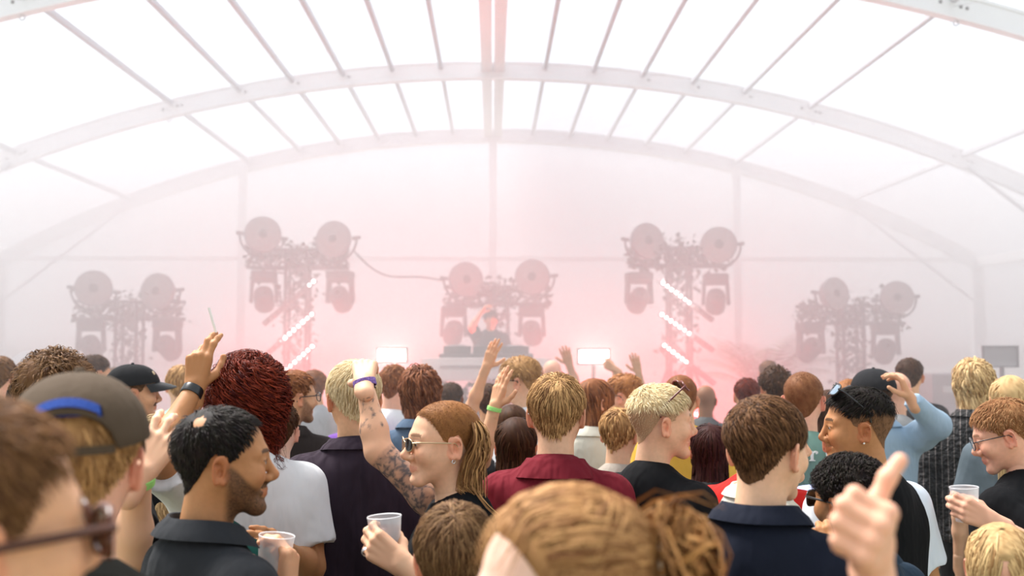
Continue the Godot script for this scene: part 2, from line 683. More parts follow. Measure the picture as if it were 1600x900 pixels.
func hair_shape(st: Dictionary, seed_: int) -> Dictionary:
	var s := new_shape()
	var rng := RandomNumberGenerator.new()
	rng.seed = seed_
	var nse := FastNoiseLite.new()
	nse.seed = seed_
	nse.frequency = 28.0
	var c0: Color = st.c0
	var c1: Color = st.c1
	var clipped: bool = st.has("shaved")
	var high: float = st.get("high", 0.0)
	# the mass of the hair
	var rows := []
	var na := 48
	var nt := 14
	for j in nt + 1:
		var row := []
		for i in na:
			var az := TAU * i / na
			var t := float(j) / nt
			var polar := hairline(az, high) * t
			var d := direction(az, polar)
			var low := smoothstep(deg_to_rad(62), deg_to_rad(100), polar)
			var thick: float = lerpf(st.top, st.side, low) * 0.72
			thick *= 1.0 - 0.9 * smoothstep(0.86, 1.0, t)
			thick *= 1.0 + 0.35 * nse.get_noise_3dv(d)
			row.append(MID + d * (skin_at(d) + maxf(thick, 0.0012)))
		rows.append(row)
	var before: int = s.v.size()
	sheet(s, rows, true, c0)
	var bald: float = st.get("bald", 0.0)
	var bald_at: Vector3 = (st.get("bald_at", Vector3(0, 0.86, 0.5)) as Vector3).normalized()
	for k in range(before, s.v.size()):
		var v: Vector3 = s.v[k] - MID
		var c := c0.lerp(c1, clampf(0.42 + 0.5 * nse.get_noise_3dv(v * 3.0), 0.0, 1.0))
		if clipped and v.y < 0.012 + 0.006 * sin(v.z * 40.0):
			c = st.shaved
		s.c[k] = c
		if bald > 0.0 and v.normalized().distance_to(bald_at) < bald:
			s.v[k] = MID + v.normalized() * (skin_at(v.normalized()) - 0.004)
	if st.ls > 0.12:                       # a hanging sheet under the long locks
		var cols := []
		for i in 41:
			var az := deg_to_rad(lerpf(62.0, 298.0, i / 40.0))
			cols.append(strand(az, hairline(az, 0.0) * 0.8, 0.45, st, rng, 0.0))
		var rr := []
		for k in cols[0].size():
			var row := []
			for i in cols.size():
				row.append(cols[i][k])
			rr.append(row)
		sheet(s, rr, false, c0.lerp(c1, 0.42))
	var n: int = st.n
	for k in n:
		var az := rng.randf() * TAU
		var u := rng.randf()
		var polar := hairline(az, high) * sqrt(u) * 0.985
		if bald > 0.0 and direction(az, polar).distance_to(bald_at) < bald:
			continue
		var pts := strand(az, polar, rng.randf_range(0.55, 1.05), st, rng, 1.0)
		var streak := 0.5 + 0.5 * nse.get_noise_3dv(direction(az, polar) * 1.6 + Vector3(3, 1, 2))
		var c := c0.lerp(c1, clampf(streak * 0.9 + rng.randf_range(-0.45, 0.45), 0.0, 1.0))
		if clipped and pts[0].y - MID.y < 0.012 + 0.006 * sin((pts[0].z - MID.z) * 40.0):
			c = (st.shaved as Color).lerp(c, 0.25 * rng.randf())
		lock(s, pts, st.w * rng.randf_range(0.5, 1.2), c)
	if not st.get("part", false) and bald == 0.0:         # the crown, where the hair turns
		var turned: Dictionary = st.duplicate()
		turned["whorl"] = 0.15
		turned["lift"] = 0.08
		for k in n / 9:
			var d := (Vector3(0.012, 0.075, 0.055).normalized() + Vector3(rng.randfn(), rng.randfn(), rng.randfn()) * 0.16).normalized()
			var g := rng.randf() * TAU
			turned["comb"] = Vector3(cos(g), 0, sin(g) + 0.2)
			var pts := strand(atan2(d.x, -d.z), acos(d.y), rng.randf_range(0.6, 1.05), turned, rng, 1.0)
			lock(s, pts, st.w * rng.randf_range(0.5, 1.2), c0.lerp(c1, rng.randf()))
	return s

func style(base: Dictionary, more := {}) -> Dictionary:
	var d := {"top": 0.022, "side": 0.010, "lt": 0.06, "ls": 0.03, "comb": Vector3(0.3, 0, -0.6), "whorl": 1.0, "grav": 0.25, "curl": 0.0, "turns": 1.0, "messy": 0.25, "n": 1300, "w": 0.006, "c0": Color(0.05, 0.025, 0.012), "c1": Color(0.14, 0.075, 0.035)}
	d.merge(base, true)
	d.merge(more, true)
	return d

# ---------------------------------------------------------------- hands
# a right hand: wrist at the origin, fingers along +y, palm towards -z, thumb at -x
func hand_shape(curl: Array, spread: float, thumb: Array, cell := 0.0034) -> Dictionary:
	var b := Bones.new()
	b.k = 0.008
	var mx := [-0.029, -0.0095, 0.010, 0.0275]
	var my := [0.092, 0.096, 0.091, 0.082]
	var size := [0.95, 1.05, 0.97, 0.78]
	b.add(Vector3(0.004, -0.055, 0.002), Vector3(0.002, 0.01, 0), 0.0265, 0.026)
	b.add(Vector3(-0.010, -0.045, 0.0), Vector3(-0.012, 0.02, 0), 0.0215, 0.020)
	for f in 4:
		var knuckle := Vector3(mx[f], my[f], 0.0)
		b.add(Vector3(mx[f] * 0.55, 0.008, 0), knuckle, 0.0165, 0.0122)
		b.add(Vector3(mx[f] * 0.6, 0.02, -0.010), Vector3(mx[f], my[f] - 0.012, -0.005), 0.013, 0.0105)
		var p := knuckle
		var ang := 0.0
		var lens := [0.045, 0.027, 0.021]
		var fan := (f - 1.4) * spread
		var c: Array = curl[f] if curl[0] is Array else curl
		for g in 3:
			ang += deg_to_rad(c[g])
			var dir := Vector3(sin(fan) * cos(ang), cos(ang), -sin(ang)).normalized()
			var q: Vector3 = p + dir * lens[g] * size[f]
			var r0: float = [0.0100, 0.0090, 0.0080][g] * (0.88 if f == 3 else 1.0)
			b.add(p, q, r0, r0 - 0.0009)
			p = q
	var t := Vector3(-0.016, 0.018, -0.008)
	var tr := [0.0175, 0.0125, 0.0105]
	var last := 0.0095
	for g in 3:
		var d: Vector3 = thumb[g]
		var q: Vector3 = t + d.normalized() * [0.045, 0.034, 0.028][g]
		b.add(t, q, tr[g], tr[g + 1] if g < 2 else last)
		t = q
	var s := nets(b, b.lo, b.hi, cell)
	return s

func mirrored(s: Dictionary) -> Dictionary:
	var v: PackedVector3Array = Transform3D(Basis.from_scale(Vector3(-1, 1, 1)), Vector3.ZERO) * (s.v as PackedVector3Array)
	var n: PackedVector3Array = Transform3D(Basis.from_scale(Vector3(-1, 1, 1)), Vector3.ZERO) * (s.n as PackedVector3Array)
	var idx: PackedInt32Array = s.i.duplicate()
	for k in range(0, idx.size(), 3):
		var e := idx[k]
		idx[k] = idx[k + 1]
		idx[k + 1] = e
	return {"v": v, "n": n, "i": idx}

var hands := {}
func make_hands() -> void:
	var rest := [Vector3(-0.5, 0.75, -0.35), Vector3(-0.25, 0.9, -0.3), Vector3(-0.1, 0.95, -0.25)]
	hands["relaxed"] = hand_shape([18, 26, 18], 0.03, rest, 0.0045)
	hands["open"] = hand_shape([[4, 6, 4], [2, 5, 4], [6, 8, 5], [10, 10, 6]], 0.09, [Vector3(-0.8, 0.55, -0.25), Vector3(-0.6, 0.8, -0.1), Vector3(-0.5, 0.9, 0)])
	hands["cupped"] = hand_shape([[30, 34, 22], [34, 36, 22], [38, 36, 22], [40, 36, 22]], 0.05, [Vector3(-0.6, 0.6, -0.6), Vector3(-0.3, 0.75, -0.6), Vector3(-0.1, 0.85, -0.5)])
	hands["spread"] = hand_shape([[10, 26, 16], [14, 28, 16], [20, 30, 18], [26, 32, 18]], 0.15, [Vector3(-0.75, 0.55, -0.4), Vector3(-0.5, 0.75, -0.4), Vector3(-0.3, 0.85, -0.3)])
	hands["grip"] = hand_shape([[42, 42, 30], [45, 42, 30], [47, 42, 30], [50, 44, 30]], 0.02, [Vector3(-0.45, 0.45, -0.8), Vector3(-0.1, 0.65, -0.8), Vector3(0.1, 0.85, -0.5)])
	hands["fist"] = hand_shape([[82, 98, 62], [84, 98, 62], [86, 98, 62], [88, 98, 62]], 0.0, [Vector3(-0.75, 0.62, -0.3), Vector3(-0.95, 0.25, -0.05), Vector3(-1, 0.05, 0.12)], 0.003)
	hands["smoke"] = hand_shape([[22, 24, 14], [26, 28, 16], [55, 62, 40], [62, 66, 40]], 0.05, [Vector3(-0.6, 0.6, -0.6), Vector3(-0.15, 0.8, -0.6), Vector3(0.1, 0.9, -0.4)])
	hands["point"] = hand_shape([[6, 8, 6], [70, 85, 50], [78, 90, 50], [82, 90, 50]], 0.02, rest, 0.0045)
	for key in hands.keys():
		hands[key + "_left"] = mirrored(hands[key])

# ---------------------------------------------------------------- bodies
const SHOULDER := Vector3(0.172, 1.385, 0.012)
func default_arm(side: float) -> Dictionary:
	return {"e": Vector3(0.222 * side, 1.11, 0.035), "w": Vector3(0.235 * side, 0.86, -0.03), "pose": "relaxed", "palm": Vector3(-side, 0, 0)}

func limbs(arms: Array, cell: float, build: float) -> Dictionary:
	var b := Bones.new()
	b.k = 0.03
	b.add(Vector3(0, 1.36, 0.03), Vector3(0, 1.545, 0.014), 0.066, 0.053)
	b.add(Vector3(0.085 * build, 1.30, -0.004), Vector3(0.07 * build, 1.02, 0), 0.103, 0.098)
	b.add(Vector3(-0.085 * build, 1.30, -0.004), Vector3(-0.07 * build, 1.02, 0), 0.103, 0.098)
	for k in 2:
		var side := 1.0 if k == 0 else -1.0
		var a: Dictionary = arms[k]
		var sh := Vector3(SHOULDER.x * side * build, SHOULDER.y, SHOULDER.z)
		b.add(Vector3(0.01 * side, 1.455, 0.03), sh + Vector3(-0.03 * side, 0.0, 0), 0.045, 0.050)
		var e: Vector3 = a.e
		var w: Vector3 = a.w
		b.add(sh, sh.lerp(e, 0.35), 0.054 * build, 0.051 * build)
		b.add(sh.lerp(e, 0.35), e, 0.051 * build, 0.039)
		b.add(e, e.lerp(w, 0.3), 0.037, 0.039 * build)
		b.add(e.lerp(w, 0.3), w, 0.038 * build, 0.0255)
	return nets(b, b.lo, b.hi, cell)

func hand_frame(a: Dictionary) -> Transform3D:
	var along: Vector3 = a.get("fingers", ((a.w as Vector3) - (a.e as Vector3))).normalized()
	var palm: Vector3 = a.palm
	palm = (palm - along * palm.dot(along)).normalized()
	var z := -palm
	return Transform3D(Basis(along.cross(z), along, z), a.w)

# kind: tee, shirt, tank; ease = looseness
func top_shape(arms: Array, kind: String, ease_: float, cell: float, build: float, neck: Array, hem: float) -> Dictionary:
	var b := Bones.new()
	b.k = 0.045
	b.hem = hem
	b.bites = neck
	for k in 2:
		var side := 1.0 if k == 0 else -1.0
		var sh := Vector3(SHOULDER.x * side * build, SHOULDER.y, SHOULDER.z)
		b.add(Vector3(0.0, 1.452, 0.032), sh + Vector3(-0.03 * side, 0.002, 0), 0.050 + ease_ * 0.6, 0.054 + ease_ * 0.8)
		b.add(Vector3(0.085 * side * build, 1.31, -0.004), Vector3(0.075 * side * build, 1.10, 0.0), 0.114 + ease_, 0.108 + ease_)
		b.add(Vector3(0.070 * side * build, 1.10, 0.0), Vector3(0.072 * side * build, hem, 0.004), 0.106 + ease_, 0.112 + ease_ * 1.3)
		var e: Vector3 = arms[k].e
		var w: Vector3 = arms[k].w
		if kind == "tee":
			b.add(sh, sh.lerp(e, 0.72), 0.056 + ease_ * 0.8, 0.058 + ease_ * 1.7, true)
		elif kind == "shirt":
			b.add(sh, sh.lerp(e, 0.5), 0.056 + ease_ * 0.8, 0.055 + ease_)
			b.add(sh.lerp(e, 0.5), e, 0.055 + ease_, 0.048 + ease_)
			b.add(e, e.lerp(w, 0.95), 0.050 + ease_, 0.036 + ease_ * 0.6, true)
		elif kind == "rolled":
			b.add(sh, e, 0.062 + ease_, 0.052 + ease_)
			b.add(e, e.lerp(w, 0.25), 0.050 + ease_, 0.048 + ease_, true)
	b.add(Vector3(0, 1.40, 0.035), Vector3(0, 1.2, 0.032), 0.100 + ease_, 0.104 + ease_)
	var s := nets(b, b.lo - Vector3.ONE * ease_, b.hi + Vector3.ONE * ease_, cell)
	var f := FastNoiseLite.new()
	f.seed = int(hem * 1000) + int(ease_ * 10000)
	f.frequency = 4.5
	f.fractal_octaves = 3
	var amp := 0.006 + ease_ * 0.3
	for k in s.v.size():
		var p: Vector3 = s.v[k]
		if p.y < 1.40:
			s.v[k] = p + (s.n[k] as Vector3) * f.get_noise_3d(p.x * 1.6, p.y * 0.7, p.z * 1.6) * amp * smoothstep(1.42, 1.25, p.y)
	return s

var shared := {}
func shared_mesh(key: String, make: Callable) -> Dictionary:
	if not shared.has(key):
		shared[key] = make.call()
	return shared[key]

func trousers_shape() -> Dictionary:
	var b := Bones.new()
	b.k = 0.03
	for side in [-1.0, 1.0]:
		b.add(Vector3(0.075 * side, 0.95, 0.005), Vector3(0.085 * side, 0.78, 0.01), 0.108, 0.098)
		b.add(Vector3(0.088 * side, 0.80, 0.01), Vector3(0.10 * side, 0.48, -0.005), 0.090, 0.068)
		b.add(Vector3(0.10 * side, 0.48, -0.005), Vector3(0.105 * side, 0.075, 0.02), 0.066, 0.058, true)
	return nets(b, b.lo, b.hi, 0.02)

func shoe_shape() -> Dictionary:
	var b := Bones.new()
	b.k = 0.02
	b.hem = 0.0
	b.add(Vector3(0, 0.035, 0.05), Vector3(0, 0.028, -0.13), 0.040, 0.034)
	b.add(Vector3(0, 0.085, 0.03), Vector3(0, 0.035, 0.03), 0.042, 0.040)
	b.add(Vector3(0.012, 0.02, -0.06), Vector3(0, 0.02, -0.16), 0.036, 0.026)
	return nets(b, b.lo, b.hi, 0.012)

# a turned-down collar round the neck
func collar_shape(high: float, fold: float, wide: float, spread := 0.4) -> Dictionary:
	var s := new_shape()
	var rows := []
	var prof := [[0.0, -0.012], [0.004, high * 0.6], [0.008, high], [0.014, high + 0.002], [0.020, high - 0.006], [0.026 + fold * 0.25, high - fold * 0.5], [0.030 + fold * 0.5, high - fold], [0.027 + fold * 0.5, high - fold + 0.001], [0.012, high - 0.008]]
	for p in prof:
		var row := []
		for k in 33:
			var az := lerpf(-PI + spread, PI - spread, k / 32.0)   # 0 is the nape
			var front := 0.5 - 0.5 * cos(az)
			var c := Vector3(0, 1.482 - 0.052 * front * front, 0.024 - 0.012 * front)
			var rr: float = wide + p[0] + 0.006 * sin(az) * sin(az)
			row.append(c + Vector3(sin(az) * rr, p[1] * (1.0 + 0.25 * front), cos(az) * rr * 0.98))
		rows.append(row)
	sheet(s, rows, false, Color.WHITE, true)
	return s

# ---------------------------------------------------------------- what people wear
func cap_on(head: Node3D, mat: Material, bill_mat: Material, opening: bool, tilt := 0.0) -> Node3D:
	var s := new_shape()
	var rows := []
	for j in 11:
		var row := []
		for i in 60:
			var az := TAU * i / 60
			var back := deg_to_rad(180) - absf(wrapf(az, -PI, PI))
			var lim := deg_to_rad(80.0 + 12.0 * (0.5 - 0.5 * cos(az)))
			if opening:
				lim -= deg_to_rad(26.0) * sqrt(maxf(0.0, 1.0 - pow(back / deg_to_rad(34), 2.0)))
			var polar := lim * j / 10.0
			var d := direction(az, polar)
			var seam := pow(absf(cos(az * 3.0)), 24.0) * 0.0015
			row.append(MID + d * (skin_at(d) + 0.016 + 0.008 * sin(polar * 1.1) - seam * signf(polar)))
		rows.append(row)
	var edge := []
	for p in rows[-1]:
		edge.append((p as Vector3) + (MID - (p as Vector3)).normalized() * 0.006)
	rows.append(edge)
	sheet(s, rows, true)
	var c := put("cap", as_mesh(s), mat, head)
	c.rotation.x = tilt
	var b := new_shape()
	lathe(b, at_place(MID + Vector3(0, skin_at(Vector3.UP) + 0.014, 0)), [Vector2(0, 0.009), Vector2(0.006, 0.008), Vector2(0.008, 0.003), Vector2(0.008, 0)], 10)
	put("button", as_mesh(b), mat, c)
	var bl := new_shape()
	for lay in 2:
		var br := []
		for j in 9:
			var row := []
			for i in 17:
				var az := deg_to_rad(lerpf(-62.0, 62.0, i / 16.0))
				var d := direction(az, deg_to_rad(81))
				var root := MID + d * (skin_at(d) + 0.020)
				var t := j / 8.0
				var q := root + Vector3(0, -0.012 * t, -0.078 * t * pow(cos(az * 1.35), 0.55))
				q.y -= 0.022 * pow(absf(sin(az)), 2.0) * (0.3 + 0.7 * t) + lay * 0.004 + 0.01 * t * t
				row.append(q)
			br.append(row)
		sheet(bl, br, false, Color.WHITE, lay == 1)
	put("bill", as_mesh(bl), bill_mat, c)
	return c

func glasses_on(head: Node3D, called: String, frame: Material, lens: Material, rx: float, ry: float, power: float, thick: float, t := Transform3D()) -> Node3D:
	var f := new_shape()
	for side in [-1.0, 1.0]:
		var path := []
		var mid := Vector3(0.033 * side, -0.001, -0.108)
		for k in 33:
			var a := TAU * k / 32
			var ca := cos(a)
			var sa := sin(a)
			var q := mid + Vector3(signf(ca) * pow(absf(ca), power) * rx, signf(sa) * pow(absf(sa), power) * ry, 0)
			q.z += pow(maxf(absf(q.x) - 0.02, 0.0), 2.0) * 6.0
			path.append(q)
		tube(f, path, thick, 6)
		tube(f, [Vector3((0.033 + rx) * side, 0.006, -0.102), Vector3(0.074 * side, 0.008, -0.080), Vector3(0.079 * side, 0.006, -0.03), Vector3(0.081 * side, 0.004, 0.014), Vector3(0.081 * side, -0.018, 0.034)], thick * 1.1, 6)
	tube(f, [Vector3(-0.033 + rx, 0.004, -0.108), Vector3(0, 0.009, -0.112), Vector3(0.033 - rx, 0.004, -0.108)], thick, 6)
	var g := put(called, as_mesh(f), frame, head, t)
	for side in [-1.0, 1.0]:
		var l := new_shape()
		var mid := Vector3(0.033 * side, -0.001, -0.108)
		for lay in [0.0011, -0.0011]:
			var rows := []
			for j in 5:
				var row := []
				for k in 24:
					var a := TAU * k / 24
					var ca := cos(a)
					var sa := sin(a)
					var q := mid + Vector3(signf(ca) * pow(absf(ca), power) * rx, signf(sa) * pow(absf(sa), power) * ry, 0) * (j / 4.0)
					q.z += pow(maxf(absf(q.x) - 0.02, 0.0), 2.0) * 6.0 - lay
					row.append(q)
				rows.append(row)
			sheet(l, rows, true, Color.WHITE, lay < 0)
		put("lens", as_mesh(l), lens, g)
	return g

# ---------------------------------------------------------------- a whole person
const SKIN := {"fair": Color(0.74, 0.42, 0.265), "light": Color(0.68, 0.36, 0.205), "tan": Color(0.45, 0.205, 0.088), "brown": Color(0.28, 0.12, 0.058), "pink": Color(0.76, 0.40, 0.27), "pale": Color(0.78, 0.50, 0.38)}
var skin_mat: StandardMaterial3D
var hair_mat: StandardMaterial3D
var mats := {}

func fabric(c: Color, kind := "") -> Material:
	var key := "%s %s" % [c, kind]
	if not mats.has(key):
		mats[key] = cloth(c)
		if kind == "loose":
			mats[key].heightmap_scale = 2.6
			mats[key].uv1_scale = Vector3(1.9, 0.6, 1.9)
	return mats[key]

func paint_head(s: Dictionary, skin: Color, d: Dictionary) -> PackedColorArray:
	var out := PackedColorArray()
	var beard: float = d.get("beard", 0.0)
	var bc: Color = d.get("beard_color", Color(0.03, 0.018, 0.012))
	var lip := Color(skin.r * 0.90, skin.g * 0.68, skin.b * 0.70)
	var brow: Color = d.get("brow", Color(0.06, 0.03, 0.015))
	var moustache: float = d.get("moustache", 0.0)
	var nse := FastNoiseLite.new()
	nse.frequency = 60.0
	for p: Vector3 in s.v:
		var ax := absf(p.x)
		var c := skin
		var f := 1.0 + 0.10 * nse.get_noise_3dv(p)
		var blush := maxf(0.0, 1.0 - p.distance_to(Vector3(signf(p.x) * 0.04, -0.03, -0.075)) / 0.03) * 0.5
		blush = maxf(blush, maxf(0.0, 1.0 - p.distance_to(Vector3(0, -0.036, -0.118)) / 0.02) * 0.6)
		if ax > 0.072:
			blush = maxf(blush, 0.6)
		c = c.lerp(Color(skin.r * 1.02, skin.g * 0.72, skin.b * 0.70), blush)
		c = Color(c.r * f, c.g * f, c.b * f)
		if p.z < -0.03:
			if moustache > 0.0 and absf(p.y + 0.054) < 0.008 and ax < 0.026 and p.z < -0.078:
				c = c.lerp(bc, moustache)
			if absf(p.y + 0.0700 + 0.06 * ax * 0.0) < 0.0115 - ax * 0.30 and ax < 0.024 and p.z < -0.078:
				c = c.lerp(lip, 0.85)
			var by := 0.0225 + 0.004 * sin((ax - 0.008) / 0.042 * PI)
			if ax > 0.010 and ax < 0.050 and absf(p.y - by) < 0.0042 and p.z < -0.05:
				c = c.lerp(brow, 0.8)
			var eye := Vector3(ax, p.y, p.z).distance_to(Vector3(0.030, -0.001, -0.088))
			if eye < 0.0100 and absf(p.y + 0.001) < 0.0036:
				c = Color(0.46, 0.42, 0.39) if eye > 0.0062 else Color(0.04, 0.025, 0.018)
			if eye < 0.017 and absf(p.y - 0.0046) < 0.0016 and p.z < -0.07:
				c = c.lerp(brow, 0.7)
		if beard > 0.0 and p.z < 0.012:
			var edge := lerpf(0.0, -0.056, smoothstep(0.0, -0.075, p.z))
			var on := smoothstep(edge + 0.006, edge - 0.012, p.y) * smoothstep(0.010, -0.010, p.z) * smoothstep(-0.150, -0.118, p.y)
			if p.y > -0.080 and p.y < -0.060 and ax < 0.022:
				on = 0.0
			if p.y >= -0.060 and p.y < -0.045 and ax < 0.032 and p.z < -0.07:
				on = 1.0
			c = c.lerp(bc, on * beard * (0.85 + 0.4 * nse.get_noise_3dv(p * 4.0)))
		out.append(c)
	return out

# deform(v) reshapes the template head: jaw, nose, smile
func reshape(v: PackedVector3Array, d: Dictionary) -> PackedVector3Array:
	var jaw: float = d.get("jaw", 1.0)
	var nose: float = d.get("nose", 0.0)
	var smile: float = d.get("smile", 0.0)
	var long: float = d.get("long", 1.0)
	if jaw == 1.0 and nose == 0.0 and smile == 0.0 and long == 1.0:
		return v
	for k in v.size():
		var p := v[k]
		if p.y < 0.0 and p.y > -0.15:
			p.x *= lerpf(1.0, jaw, smoothstep(-0.01, -0.08, p.y) * smoothstep(0.05, -0.01, p.z))
			if p.z < 0.0:
				p.y *= lerpf(1.0, long, smoothstep(-0.15, -0.115, p.y) * smoothstep(0.0, -0.05, p.z))
		if nose != 0.0:
			var m := maxf(0.0, 1.0 - p.distance_to(Vector3(0, -0.028, -0.118)) / 0.032)
			p.z -= nose * m
		if smile > 0.0 and p.z < -0.05:
			var ax := absf(p.x)
			var m := exp(-pow((ax - 0.022) / 0.009, 2.0)) * exp(-pow((p.y + 0.069) / 0.010, 2.0))
			p.y += 0.006 * smile * m
			p.x += signf(p.x) * 0.004 * smile * m
			p.z += 0.002 * smile * m
			var ch := maxf(0.0, 1.0 - Vector3(ax, p.y, p.z).distance_to(Vector3(0.036, -0.038, -0.082)) / 0.022)
			p += Vector3(signf(p.x) * 0.003, 0.002, -0.005) * ch * smile
		v[k] = p
	return v

var seeds := 11
# d: at = (x, height of the crown, z), face = degrees clockwise from looking at the stage, head = further turn, nod, tilt, look = dictionary of what differs
func person(label: String, d: Dictionary) -> Dictionary:
	var at: Vector3 = d.at
	var lift: float = d.get("floor", 0.0)
	var sc: float = (at.y - lift) / d.get("tall", 1.765)
	var o := thing("person", label, "person")
	var face := deg_to_rad(-d.get("face", 0.0))
	var basis_ := Basis(Vector3.UP, face)
	var lean: Vector3 = d.get("shift", Vector3.ZERO)            # the head may be carried ahead of the feet
	o.transform = Transform3D(basis_.scaled(Vector3.ONE * sc), Vector3(at.x, lift, at.z) - basis_ * (Vector3(0, 0, -0.02) + lean) * sc)
	var inv := o.transform.affine_inverse()
	var near: bool = d.get("near", false)
	seeds += 7
	# arms: joints are given in the world where a pose is shown
	var build: float = d.get("build", 1.0)
	var arms := []
	var posed := false
	for k in 2:
		var side := 1.0 if k == 0 else -1.0
		var a := default_arm(side)
		var key := "right" if k == 0 else "left"
		if d.has(key):
			posed = true
			var g: Dictionary = d[key]
			var sh := Vector3(SHOULDER.x * side * build, SHOULDER.y, SHOULDER.z)
			var e := inv * (g.e as Vector3)
			var w := inv * (g.w as Vector3)
			e = sh + (e - sh).normalized() * clampf(e.distance_to(sh), 0.24, 0.31)
			w = e + (w - e).normalized() * clampf(w.distance_to(e), 0.22, 0.29)
			var ib := basis_.inverse()
			a = {"e": e, "w": w, "pose": g.get("pose", "relaxed"), "palm": ib * (g.get("palm", Vector3(0, 0, -1)) as Vector3)}
			if g.has("fingers"):
				a["fingers"] = ib * (g.fingers as Vector3)
		arms.append(a)
	# body: trunk, arms, hands and head in one mesh
	var skin: Color = SKIN[d.get("skin", "light")]
	var body := new_shape()
	var lim: Dictionary
	if posed:
		lim = limbs(arms, d.get("arm_cell", 0.009 if near else 0.012), build)
	else:
		lim = shared_mesh("limbs%.2f" % build, func(): return limbs(arms, 0.015, build))
	join(body, lim, Transform3D(), skin)
	for k in 2:
		join(body, hands[arms[k].pose + ("" if k == 0 else "_left")], hand_frame(arms[k]), skin)
	if d.has("ink"):
		(d.ink as Callable).call(body, arms, skin)
	var look: Dictionary = d.get("look", {})
	var pivot := Vector3(0, 1.545, 0.015)
	var hb := Basis.from_euler(Vector3(deg_to_rad(-d.get("nod", 0.0)), deg_to_rad(-d.get("head", 0.0)), deg_to_rad(d.get("tilt", 0.0))))
	var big: float = look.get("big", 1.0)
	var ht := Transform3D(Basis(), pivot) * Transform3D(hb.scaled(Vector3.ONE * big), Vector3.ZERO) * Transform3D(Basis(), Vector3(0, 1.635, -0.02) - pivot)
	ht.origin += lean / sc * 0.0
	var hs: Dictionary = (head_fine if near else head_rough).duplicate()
	hs["c"] = paint_head(hs, skin, look)
	hs["v"] = reshape((hs.v as PackedVector3Array).duplicate(), look)
	join(body, hs, ht)
	put("body", as_mesh(body), skin_mat, o)
	# hair, in head space
	var hp := Node3D.new()
	var st: Dictionary = d.get("hair", {})
	if st:
		var hair := hair_shape(st, seeds)
		put("hair", as_mesh(hair), st.get("mat", hair_mat), o, ht)
	hp.free()
	# clothes
	var top: Dictionary = d.top
	var kind: String = top.get("kind", "tee")
	var ease_: float = top.get("ease", 0.004)
	var neck: Array = [[Vector3(0, 1.585, -0.045), 0.108]]
	match top.get("neck", "round"):
		"vee": neck = [[Vector3(0, 1.57, -0.04), 0.105], [Vector3(0, 1.50, -0.16), 0.085], [Vector3(0, 1.44, -0.17), 0.07]]
		"wide": neck = [[Vector3(0, 1.60, -0.03), 0.145]]
		"tank": neck = [[Vector3(0, 1.60, -0.03), 0.15], [Vector3(0.25, 1.42, 0), 0.085], [Vector3(-0.25, 1.42, 0), 0.085]]
	var hem: float = top.get("hem", 0.86)
	var tops: Dictionary
	var cell: float = 0.011 if near else 0.017
	if posed or near:
		tops = top_shape(arms, kind, ease_, cell, build, neck, hem)
	else:
		tops = shared_mesh("top%s%.3f%.2f%s%.2f" % [kind, ease_, build, top.get("neck", "round"), hem], func(): return top_shape(arms, kind, ease_, cell, build, neck, hem))
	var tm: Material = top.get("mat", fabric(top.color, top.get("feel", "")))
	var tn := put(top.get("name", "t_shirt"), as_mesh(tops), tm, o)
	if top.has("collar"):
		var cs: Array = top.collar
		put("collar", as_mesh(collar_shape(cs[0], cs[1], cs[2])), top.get("collar_mat", tm), tn)
	elif kind == "tee" and near:
		var rib := new_shape()
		var path := []
		for k in 37:
			var az := TAU * k / 36.0
			var front := 0.5 - 0.5 * cos(az)
			path.append(Vector3(sin(az) * 0.077, 1.494 - 0.058 * front, 0.026 + cos(az) * 0.066))
		tube(rib, path, 0.007, 6)
		if top.get("neck", "round") == "round":
			put("neck_band", as_mesh(rib), tm, tn)
	if not shared.has("trousers"):
		shared["trousers"] = as_mesh(trousers_shape())
		shared["shoe"] = as_mesh(shoe_shape())
	put("trousers", shared.trousers, fabric(d.get("legs", Color(0.02, 0.022, 0.03))), o)
	for side in [-1.0, 1.0]:
		put("shoe", shared.shoe, fabric(d.get("shoes", Color(0.05, 0.05, 0.05))), o, at_place(Vector3(0.105 * side, 0, 0.0)))
	return {"node": o, "head": ht, "arms": arms, "inv": inv, "top": tn}

# a node in head space under a person, for what is worn on the head
func on_head(p: Dictionary, n: Node3D) -> void:
	n.get_parent().remove_child(n)
	p.node.add_child(n, true)
	n.transform = (p.head as Transform3D) * n.transform

# ---------------------------------------------------------------- the tent
const ARC := 20.5
const ARC_Y := -14.33           # middle of the roof's circle; crown at 6.17 m
const HALF := 10.0
const FRAMES := [-20.9, -15.9, -10.9, -5.9, -0.9, 4.1]
const PURLINS := [0.82, 1.58, 2.35, 3.14, 3.96, 5.0, 7.4]

func arc(x: float, r := ARC) -> Vector3:
	return Vector3(x, ARC_Y + sqrt(r * r - x * x), 0)

